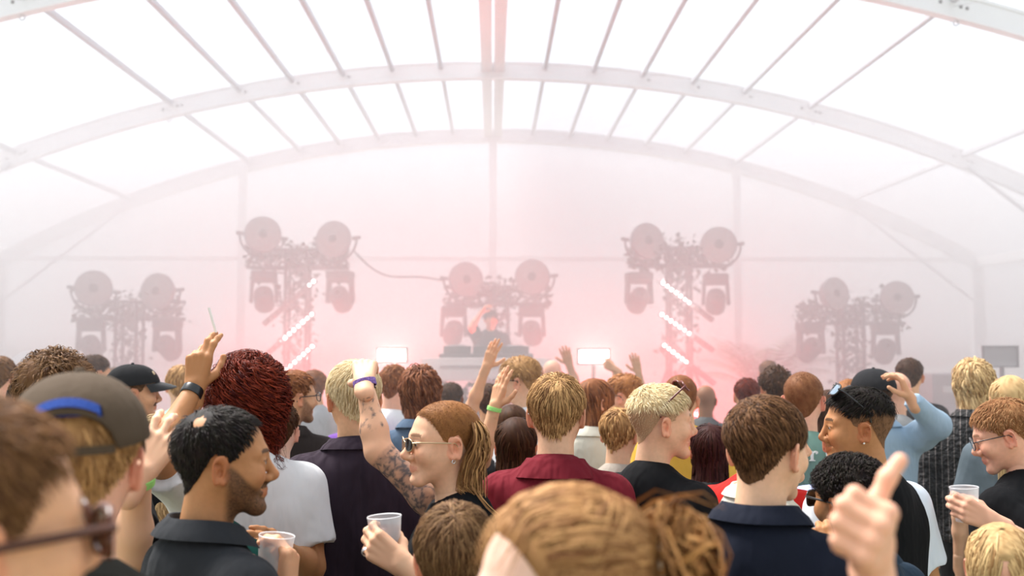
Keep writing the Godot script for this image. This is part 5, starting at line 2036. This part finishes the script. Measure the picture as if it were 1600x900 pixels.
	var toward: Vector3 = ((p.node as Node3D).basis.inverse() * Vector3(0.12, 0, 1)).normalized()
	var right := up.cross(toward).normalized()
	put("print", tmesh, plain(Color(0.06, 0.2, 0.05), 0.7), gb, Transform3D(Basis(right, up, right.cross(up)), wm + right.cross(up) * 0.0335))

	p = person("woman in a dark green T-shirt holding a cup, behind the bearded man", {"at": Vector3(-0.698, 1.663, -2.700), "face": 40.4, "skin": "light", "hair": hue(DARKH, SHORT.merged(FEW, true)), "top": {"color": Color(0.008, 0.055, 0.045), "ease": 0.008}, "build": 0.9,
		"right": {"e": Vector3(-0.611, 1.136, -2.600), "w": Vector3(-0.482, 1.270, -2.460), "pose": "grip", "palm": Vector3(-1, 0, -0.25), "fingers": Vector3(0.02, 1, -0.15)}})
	cup(held_at(p, 0, Vector3(0.0, 0.075, -0.048)) + Vector3(0, -0.045, 0), "clear empty plastic cup held in front of the white T-shirt", Color(0.5, 0.5, 0.5), 0.0, Vector3(0, 0, -0.1))

	p = person("man in a sage green T-shirt with white lettering on the back", {"at": Vector3(1.307, 1.748, -4.300), "face": 20.9, "near": true, "skin": "pink", "hair": hue(CHESTH, BUZZ.merged({"top": 0.010, "lt": 0.018, "side": 0.006, "c1": Color(0.33, 0.15, 0.07)}, true)), "top": {"color": Color(0.16, 0.27, 0.22), "ease": 0.010}})
	lettering(p, "er One", 1.425, 0.074)

	# --- further back
	var far := func(label: String, d: Dictionary) -> Dictionary:
		return person(label, d)
	p = far.call("person in a black shirt with thin pale stripes and wavy blond hair", {"at": Vector3(2.456, 1.785, -5.200), "face": 29.1, "skin": "fair", "hair": hue(BLONDH, WAVES.merged({"n": 900, "w": 0.009}, true)), "top": {"name": "shirt", "kind": "shirt", "color": black, "mat": stripes(), "ease": 0.014, "collar": [0.03, 0.03, 0.066]}, "legs": Color(0.012, 0.011, 0.011)})
	far.call("woman with long straight blond hair behind the man in glasses", {"at": Vector3(2.337, 1.726, -4.600), "face": 22.8, "skin": "fair", "hair": hue(BLONDH, LONG.merged({"n": 800, "w": 0.009}, true)), "top": {"color": Color(0.12, 0.15, 0.17)}, "build": 0.9})
	far.call("man with short brown hair in a dark brown T-shirt near the road cases", {"at": Vector3(2.777, 1.773, -6.800), "face": 16.1, "skin": "light", "hair": hue(DARKH, SHORT.merged(FEW, true)), "top": {"color": Color(0.035, 0.03, 0.03), "ease": 0.012}, "legs": Color(0.016, 0.02, 0.014)})
	p = far.call("man in a black cap and light denim shirt, hands raised to his face", {"at": Vector3(1.898, 1.745, -5.100), "tall": 1.775, "face": -11.7, "head": -12.0, "skin": "light", "hair": hue(DARKH, SHORT.merged(FEW, true).merged({"top": 0.003}, true)), "top": {"name": "denim_shirt", "kind": "shirt", "color": Color(0.34, 0.46, 0.58), "ease": 0.014, "collar": [0.03, 0.03, 0.066]},
		"right": {"e": Vector3(2.114, 1.442, -4.950), "w": Vector3(1.962, 1.604, -4.800), "pose": "cupped", "palm": Vector3(-1, 0, -0.3), "fingers": Vector3(-0.4, 0.9, 0)}})
	c = cap_on(p.node, cloth(Color(0.018, 0.018, 0.02), 9.0, 0.1), plain(Color(0.015, 0.015, 0.017), 0.8), false)
	wear(p, c)
	far.call("bald man beyond the denim shirt", {"at": Vector3(2.341, 1.709, -5.900), "face": 41.6, "skin": "pink", "top": {"color": Color(0.3, 0.3, 0.3)}})
	far.call("woman with long curly blonde hair in a black top behind the raised hand", {"at": Vector3(-1.284, 1.584, -4.000), "face": -12.0, "skin": "light", "hair": hue([Color(0.16, 0.09, 0.04), Color(0.52, 0.36, 0.18)], {"top": 0.016, "side": 0.030, "lt": 0.44, "ls": 0.40, "n": 1000, "w": 0.011, "grav": 0.8, "curl": 0.010, "turns": 3.5, "segs": 18, "messy": 0.2, "lift": 0.2}), "top": {"kind": "tank", "neck": "tank", "color": black}, "build": 0.88})
	far.call("person with straight light brown hair in a mint green T-shirt", {"at": Vector3(-1.871, 1.739, -6.200), "face": -16.9, "skin": "fair", "hair": hue(FAIRH, BOWL.merged(FEW, true)), "top": {"color": Color(0.30, 0.68, 0.50)}})
	far.call("man with dark brown hair near the covered stack", {"at": Vector3(-2.851, 1.794, -6.000), "face": -5.7, "skin": "pink", "hair": hue(BROWNH, SHORT.merged(FEW, true)), "top": {"color": Color(0.3, 0.3, 0.32)}})
	far.call("man with dark hair beyond the tousled head", {"at": Vector3(-2.686, 1.794, -7.000), "face": 38.8, "skin": "light", "hair": hue(DARKH, SHORT.merged(FEW, true)), "top": {"color": Color(0.05, 0.05, 0.06)}})
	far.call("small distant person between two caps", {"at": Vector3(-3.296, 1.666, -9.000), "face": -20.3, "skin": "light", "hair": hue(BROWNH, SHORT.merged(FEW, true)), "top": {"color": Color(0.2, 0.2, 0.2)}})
	far.call("person with black hair low beside the tousled head", {"at": Vector3(-2.247, 1.696, -5.000), "face": -24.5, "skin": "light", "hair": hue(BLACKH, BOWL.merged(FEW, true)), "top": {"color": black}})
	p = far.call("bearded man in glasses and a dark brown jacket", {"at": Vector3(-0.919, 1.745, -4.700), "face": 8.9, "head": 42.0, "skin": "light", "hair": hue(CHESTH, SHORT.merged(FEW, true)), "top": {"name": "jacket", "kind": "shirt", "color": Color(0.022, 0.015, 0.013), "ease": 0.016, "collar": [0.03, 0.04, 0.068]}, "look": {"beard": 0.7, "beard_color": Color(0.10, 0.04, 0.02)}})
	shades(p, black_frame, clear_lens)
	p = far.call("distant man in sunglasses in the pink light", {"at": Vector3(-1.265, 1.685, -7.200), "face": -65.0, "skin": "light", "hair": hue(CHESTH, SHORT.merged(FEW, true)), "top": {"color": Color(0.42, 0.42, 0.43)}})
	shades(p, black_frame, dark_lens)
	far.call("person in a purple T-shirt hidden behind the platinum hair", {"at": Vector3(-0.676, 1.679, -5.500), "face": -7.1, "skin": "light", "hair": hue(DARKH, SHORT.merged(FEW, true)), "top": {"color": Color(0.16, 0.07, 0.30), "ease": 0.012}})
	far.call("person in a white T-shirt below the bright panel", {"at": Vector3(-0.561, 1.747, -5.900), "face": 19.5, "skin": "pink", "hair": hue(CHESTH, SHORT.merged(FEW, true)), "top": {"color": white}})
	far.call("woman with wavy chestnut hair and a denim collar", {"at": Vector3(-0.351, 1.751, -5.000), "face": -0.0, "skin": "fair", "hair": hue([Color(0.09, 0.026, 0.012), Color(0.34, 0.13, 0.06)], WAVES.merged({"n": 800, "w": 0.010, "top": 0.022, "side": 0.024}, true)), "top": {"name": "denim_jacket", "kind": "shirt", "color": Color(0.08, 0.12, 0.18), "collar": [0.03, 0.035, 0.066]}, "build": 0.9})
	far.call("short person with cropped dark hair before the planters", {"at": Vector3(-0.279, 1.610, -6.900), "face": -2.3, "skin": "brown", "hair": hue(DARKH, SHORT.merged(FEW, true)), "top": {"color": Color(0.06, 0.06, 0.07)}})
	far.call("person with dark hair raising one arm before the booth", {"at": Vector3(-0.022, 1.630, -6.100), "face": 5.8, "skin": "light", "hair": hue(DARKH, SHORT.merged(FEW, true)), "top": {"color": Color(0.05, 0.05, 0.05)}, "left": {"e": Vector3(-0.101, 1.567, -5.850), "w": Vector3(-0.021, 1.771, -5.800), "pose": "open", "palm": Vector3(0.6, 0, -1)}})
	p = far.call("man with blond quiff, sunglasses and a white T-shirt, in profile", {"at": Vector3(0.138, 1.796, -5.400), "face": -58.5, "head": -14.0, "near": true, "skin": "fair", "hair": hue(FAIRH, SWEPT.merged({"n": 900, "side": 0.006, "ls": 0.015}, true)), "top": {"color": white}})
	shades(p, black_frame, dark_lens)
	p = far.call("person with cropped brown hair holding up a hand with a green wristband", {"at": Vector3(0.084, 1.601, -4.500), "face": -2.9, "skin": "light", "hair": hue(DARKH, BUZZ.merged({"n": 900, "w": 0.005, "top": 0.010}, true)), "top": {"color": Color(0.042, 0.042, 0.044)}, "left": {"e": Vector3(-0.048, 1.360, -4.350), "w": Vector3(-0.002, 1.551, -4.300), "pose": "open", "palm": Vector3(0.8, 0, -0.7)}})
	band(p, 1, 0.95, 0.034, 0.02, cloth(Color(0.36, 0.75, 0.22), 20.0, 0.2), "wristband")
	far.call("woman with long dark brown hair beside the maroon jacket", {"at": Vector3(0.088, 1.589, -3.900), "face": 3.3, "skin": "light", "hair": hue([Color(0.022, 0.009, 0.005), Color(0.085, 0.036, 0.018)], LONG.merged({"n": 1000, "w": 0.009}, true)), "top": {"color": Color(0.026, 0.026, 0.027)}, "build": 0.9})
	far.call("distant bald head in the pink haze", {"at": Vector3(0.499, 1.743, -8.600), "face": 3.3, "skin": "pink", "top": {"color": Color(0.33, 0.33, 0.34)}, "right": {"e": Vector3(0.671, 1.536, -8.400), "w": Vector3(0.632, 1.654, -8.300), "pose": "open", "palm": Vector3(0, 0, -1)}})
	far.call("woman with brown hair in a cream jacket", {"at": Vector3(0.500, 1.697, -5.100), "face": 29.6, "head": 30.0, "skin": "fair", "hair": hue(CHESTH, LONG.merged(FEW, true).merged({"lt": 0.25, "ls": 0.2}, true)), "top": {"name": "jacket", "kind": "shirt", "color": Color(0.62, 0.58, 0.48), "ease": 0.014, "collar": [0.03, 0.04, 0.066]}, "build": 0.9})
	p = far.call("man with ginger hair and sunglasses in a dark vest, in profile", {"at": Vector3(0.701, 1.706, -5.500), "face": -42.7, "head": -20.0, "skin": "pink", "hair": hue(GINGERH, SHORT.merged(FEW, true)), "top": {"kind": "tank", "neck": "tank", "color": Color(0.02, 0.02, 0.022)}})
	shades(p, black_frame, dark_lens)
	far.call("short person with tied back light brown hair", {"at": Vector3(0.540, 1.593, -4.350), "face": 27.1, "skin": "fair", "hair": hue(FAIRH, BOWL.merged(FEW, true).merged({"comb": Vector3(0, 0, 1), "side": 0.012}, true)), "top": {"color": Color(0.35, 0.3, 0.25)}, "build": 0.88})
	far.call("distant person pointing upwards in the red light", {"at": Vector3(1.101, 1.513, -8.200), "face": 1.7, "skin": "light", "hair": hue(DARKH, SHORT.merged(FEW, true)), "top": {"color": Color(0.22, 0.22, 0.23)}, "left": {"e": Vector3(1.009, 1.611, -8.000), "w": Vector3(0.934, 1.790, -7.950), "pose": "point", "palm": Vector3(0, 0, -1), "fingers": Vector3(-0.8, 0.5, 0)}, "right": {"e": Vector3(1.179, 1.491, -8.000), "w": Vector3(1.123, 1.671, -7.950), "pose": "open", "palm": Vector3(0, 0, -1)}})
	far.call("person with cropped red hair in a yellow shirt", {"at": Vector3(0.888, 1.723, -4.850), "face": -3.6, "nod": 8.0, "skin": "light", "hair": hue(CHESTH, BUZZ.merged({"n": 900, "w": 0.005, "top": 0.010}, true)), "top": {"name": "shirt", "kind": "shirt", "color": Color(0.75, 0.42, 0.06), "ease": 0.018, "collar": [0.03, 0.04, 0.066]}})
	far.call("distant shaven brown head beyond the yellow shirt", {"at": Vector3(1.499, 1.585, -7.200), "face": 21.8, "skin": "brown", "top": {"color": Color(0.1, 0.1, 0.1)}})
	far.call("woman with straight dark brown hair beside the red T-shirt", {"at": Vector3(0.867, 1.546, -4.100), "face": 14.0, "skin": "light", "hair": hue([Color(0.022, 0.007, 0.006), Color(0.065, 0.022, 0.018)], LONG.merged({"n": 1000, "w": 0.009, "part": false, "comb": Vector3(0, 0, -0.2)}, true)), "top": {"color": Color(0.03, 0.03, 0.03)}, "build": 0.88})
	far.call("person in a bright red T-shirt in front of the navy overshirt", {"tall": 1.70, "at": Vector3(0.871, 1.613, -3.400), "face": 22.4, "skin": "fair", "hair": hue(DARKH, SHORT.merged(FEW, true)), "top": {"color": Color(0.60, 0.025, 0.02), "ease": 0.012}})
	far.call("person in a cream jacket beyond the navy overshirt", {"tall": 1.70, "build": 0.86, "at": Vector3(0.799, 1.639, -2.920), "face": 83.3, "skin": "fair", "hair": hue(DARKH, SHORT.merged(FEW, true)), "top": {"name": "jacket", "kind": "shirt", "color": Color(0.66, 0.60, 0.50), "ease": 0.018, "collar": [0.03, 0.03, 0.068]}})
	far.call("person with dark red hair in the red light", {"at": Vector3(1.590, 1.654, -6.400), "face": 13.9, "skin": "light", "hair": hue(REDH, SHORT.merged(FEW, true)), "top": {"color": Color(0.042, 0.042, 0.044)}})
	far.call("person with thick dark hair beside the sage T-shirt", {"at": Vector3(1.630, 1.728, -5.900), "face": 7.4, "skin": "light", "hair": hue(DARKH, MOP.merged(FEW, true)), "top": {"color": Color(0.05, 0.05, 0.05)}})
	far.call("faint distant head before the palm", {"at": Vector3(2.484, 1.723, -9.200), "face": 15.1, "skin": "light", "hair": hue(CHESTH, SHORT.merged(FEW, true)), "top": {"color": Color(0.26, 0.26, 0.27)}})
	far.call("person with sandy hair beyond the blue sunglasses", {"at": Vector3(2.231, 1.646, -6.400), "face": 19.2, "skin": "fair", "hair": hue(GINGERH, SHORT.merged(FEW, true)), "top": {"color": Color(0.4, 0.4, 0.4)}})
	far.call("person with long dark hair in a plum top near the sage T-shirt", {"at": Vector3(1.749, 1.631, -5.300), "face": 48.2, "skin": "light", "hair": hue(DARKH, LONG.merged(FEW, true)), "top": {"color": Color(0.2, 0.05, 0.14)}, "build": 0.9})
	far.call("person in a lavender shirt hidden behind the smiling man", {"at": Vector3(1.303, 1.613, -3.800), "face": 10.9, "skin": "light", "hair": hue(BLACKH, SHORT.merged(FEW, true)), "top": {"name": "shirt", "kind": "shirt", "color": Color(0.40, 0.43, 0.66), "ease": 0.012}})
	far.call("person in a black sleeveless top behind the white T-shirt", {"at": Vector3(-0.795, 1.657, -3.800), "face": -7.9, "skin": "pale", "hair": hue(DARKH, SHORT.merged(FEW, true)), "top": {"kind": "tank", "neck": "tank", "color": black}, "build": 0.9})

	# --- the performer
	far.call("performer in a dark T-shirt behind the decks, one hand at the head", {"at": Vector3(-0.024, 2.304, -12.750), "floor": 0.6, "face": 175.9, "skin": "light", "hair": hue(DARKH, BOWL.merged(FEW, true)), "top": {"color": Color(0.016, 0.016, 0.017), "ease": 0.02}, "right": {"e": Vector3(-0.259, 2.070, -12.600), "w": Vector3(-0.165, 2.219, -12.600), "pose": "cupped", "palm": Vector3(1, 0, 0)}})

func tattoo(body: Dictionary, arms: Array, skin: Color) -> void:
	var a: Dictionary = arms[0]
	var sh := Vector3(SHOULDER.x, SHOULDER.y, SHOULDER.z)
	var e: Vector3 = a.e
	var w: Vector3 = a.w
	var n := FastNoiseLite.new()
	n.seed = 3
	n.frequency = 34.0
	n.noise_type = FastNoiseLite.TYPE_CELLULAR
	n.cellular_return_type = FastNoiseLite.RETURN_DISTANCE2_SUB
	var m := FastNoiseLite.new()
	m.frequency = 22.0
	var ink := Color(0.05, 0.06, 0.075)
	for k in body.v.size():
		var p: Vector3 = body.v[k]
		if p.x < 0.1:
			continue
		var u := clampf((p - sh).dot(e - sh) / (e - sh).length_squared(), 0.0, 1.0)
		var on := 0.0
		if p.distance_to(sh.lerp(e, u)) < 0.065 and u > 0.22 and u < 0.97:
			on = smoothstep(0.22, 0.3, u) * smoothstep(0.97, 0.9, u) * (0.35 + 0.65 * smoothstep(-0.75, -0.95, n.get_noise_3dv(p)) + 0.4 * m.get_noise_3dv(p))
		var t := clampf((p - e).dot(w - e) / (w - e).length_squared(), 0.0, 1.0)
		if p.distance_to(e.lerp(w, t)) < 0.055 and t > 0.25 and t < 0.72:
			var side := (p - e.lerp(w, t)).normalized().dot(Vector3(0.2, 0.0, 1.0))
			on = maxf(on, smoothstep(0.1, 0.45, m.get_noise_3d(p.x * 2.0, p.y, p.z * 2.0)) * 0.8)
		body.c[k] = skin.lerp(ink, clampf(on, 0.0, 0.9))

func stripes() -> StandardMaterial3D:
	var im := Image.create(256, 8, false, Image.FORMAT_RGB8)
	im.fill(Color(0.09, 0.085, 0.09))
	for k in 8:
		im.fill_rect(Rect2i(k * 32, 0, 4 if k % 2 == 0 else 3, 8), Color(0.52, 0.48, 0.46))
	var m := StandardMaterial3D.new()
	m.albedo_texture = ImageTexture.create_from_image(im)
	m.uv1_triplanar = true
	m.uv1_triplanar_sharpness = 8.0
	m.uv1_scale = Vector3.ONE * 4.2
	m.roughness = 0.85
	m.heightmap_enabled = true
	m.heightmap_texture = folds
	m.heightmap_scale = 1.5
	return m

# letters that lie on the back of a shirt
func lettering(p: Dictionary, words: String, y: float, size: float) -> void:
	var top: MeshInstance3D = p.top
	var verts: PackedVector3Array = top.mesh.surface_get_arrays(0)[Mesh.ARRAY_VERTEX]
	var fnt := SystemFont.new()
	fnt.font_names = PackedStringArray(["Droid Serif"])
	fnt.font_weight = 700
	var m := plain(Color(0.72, 0.74, 0.68), 0.8)
	var x := -0.012
	for ch in words:
		if ch == " ":
			x += size * 0.28
			continue
		var t := TextMesh.new()
		t.text = ch
		t.font = fnt
		t.font_size = 64
		t.pixel_size = size / 64.0
		t.depth = 0.004
		var w: float = t.get_aabb().size.x
		var mid := x + w * 0.5
		var z := 0.0
		var zl := 0.0
		var zr := 0.0
		for v in verts:
			if absf(v.y - y) < 0.03:
				if absf(v.x - mid) < 0.02: z = maxf(z, v.z)
				if absf(v.x - mid + w * 0.5) < 0.02: zl = maxf(zl, v.z)
				if absf(v.x - mid - w * 0.5) < 0.02: zr = maxf(zr, v.z)
		put("letter", t, m, top, at_place(Vector3(mid, y, z + 0.003), Vector3(0, -atan2(zr - zl, w), 0)))
		x += w + size * 0.07
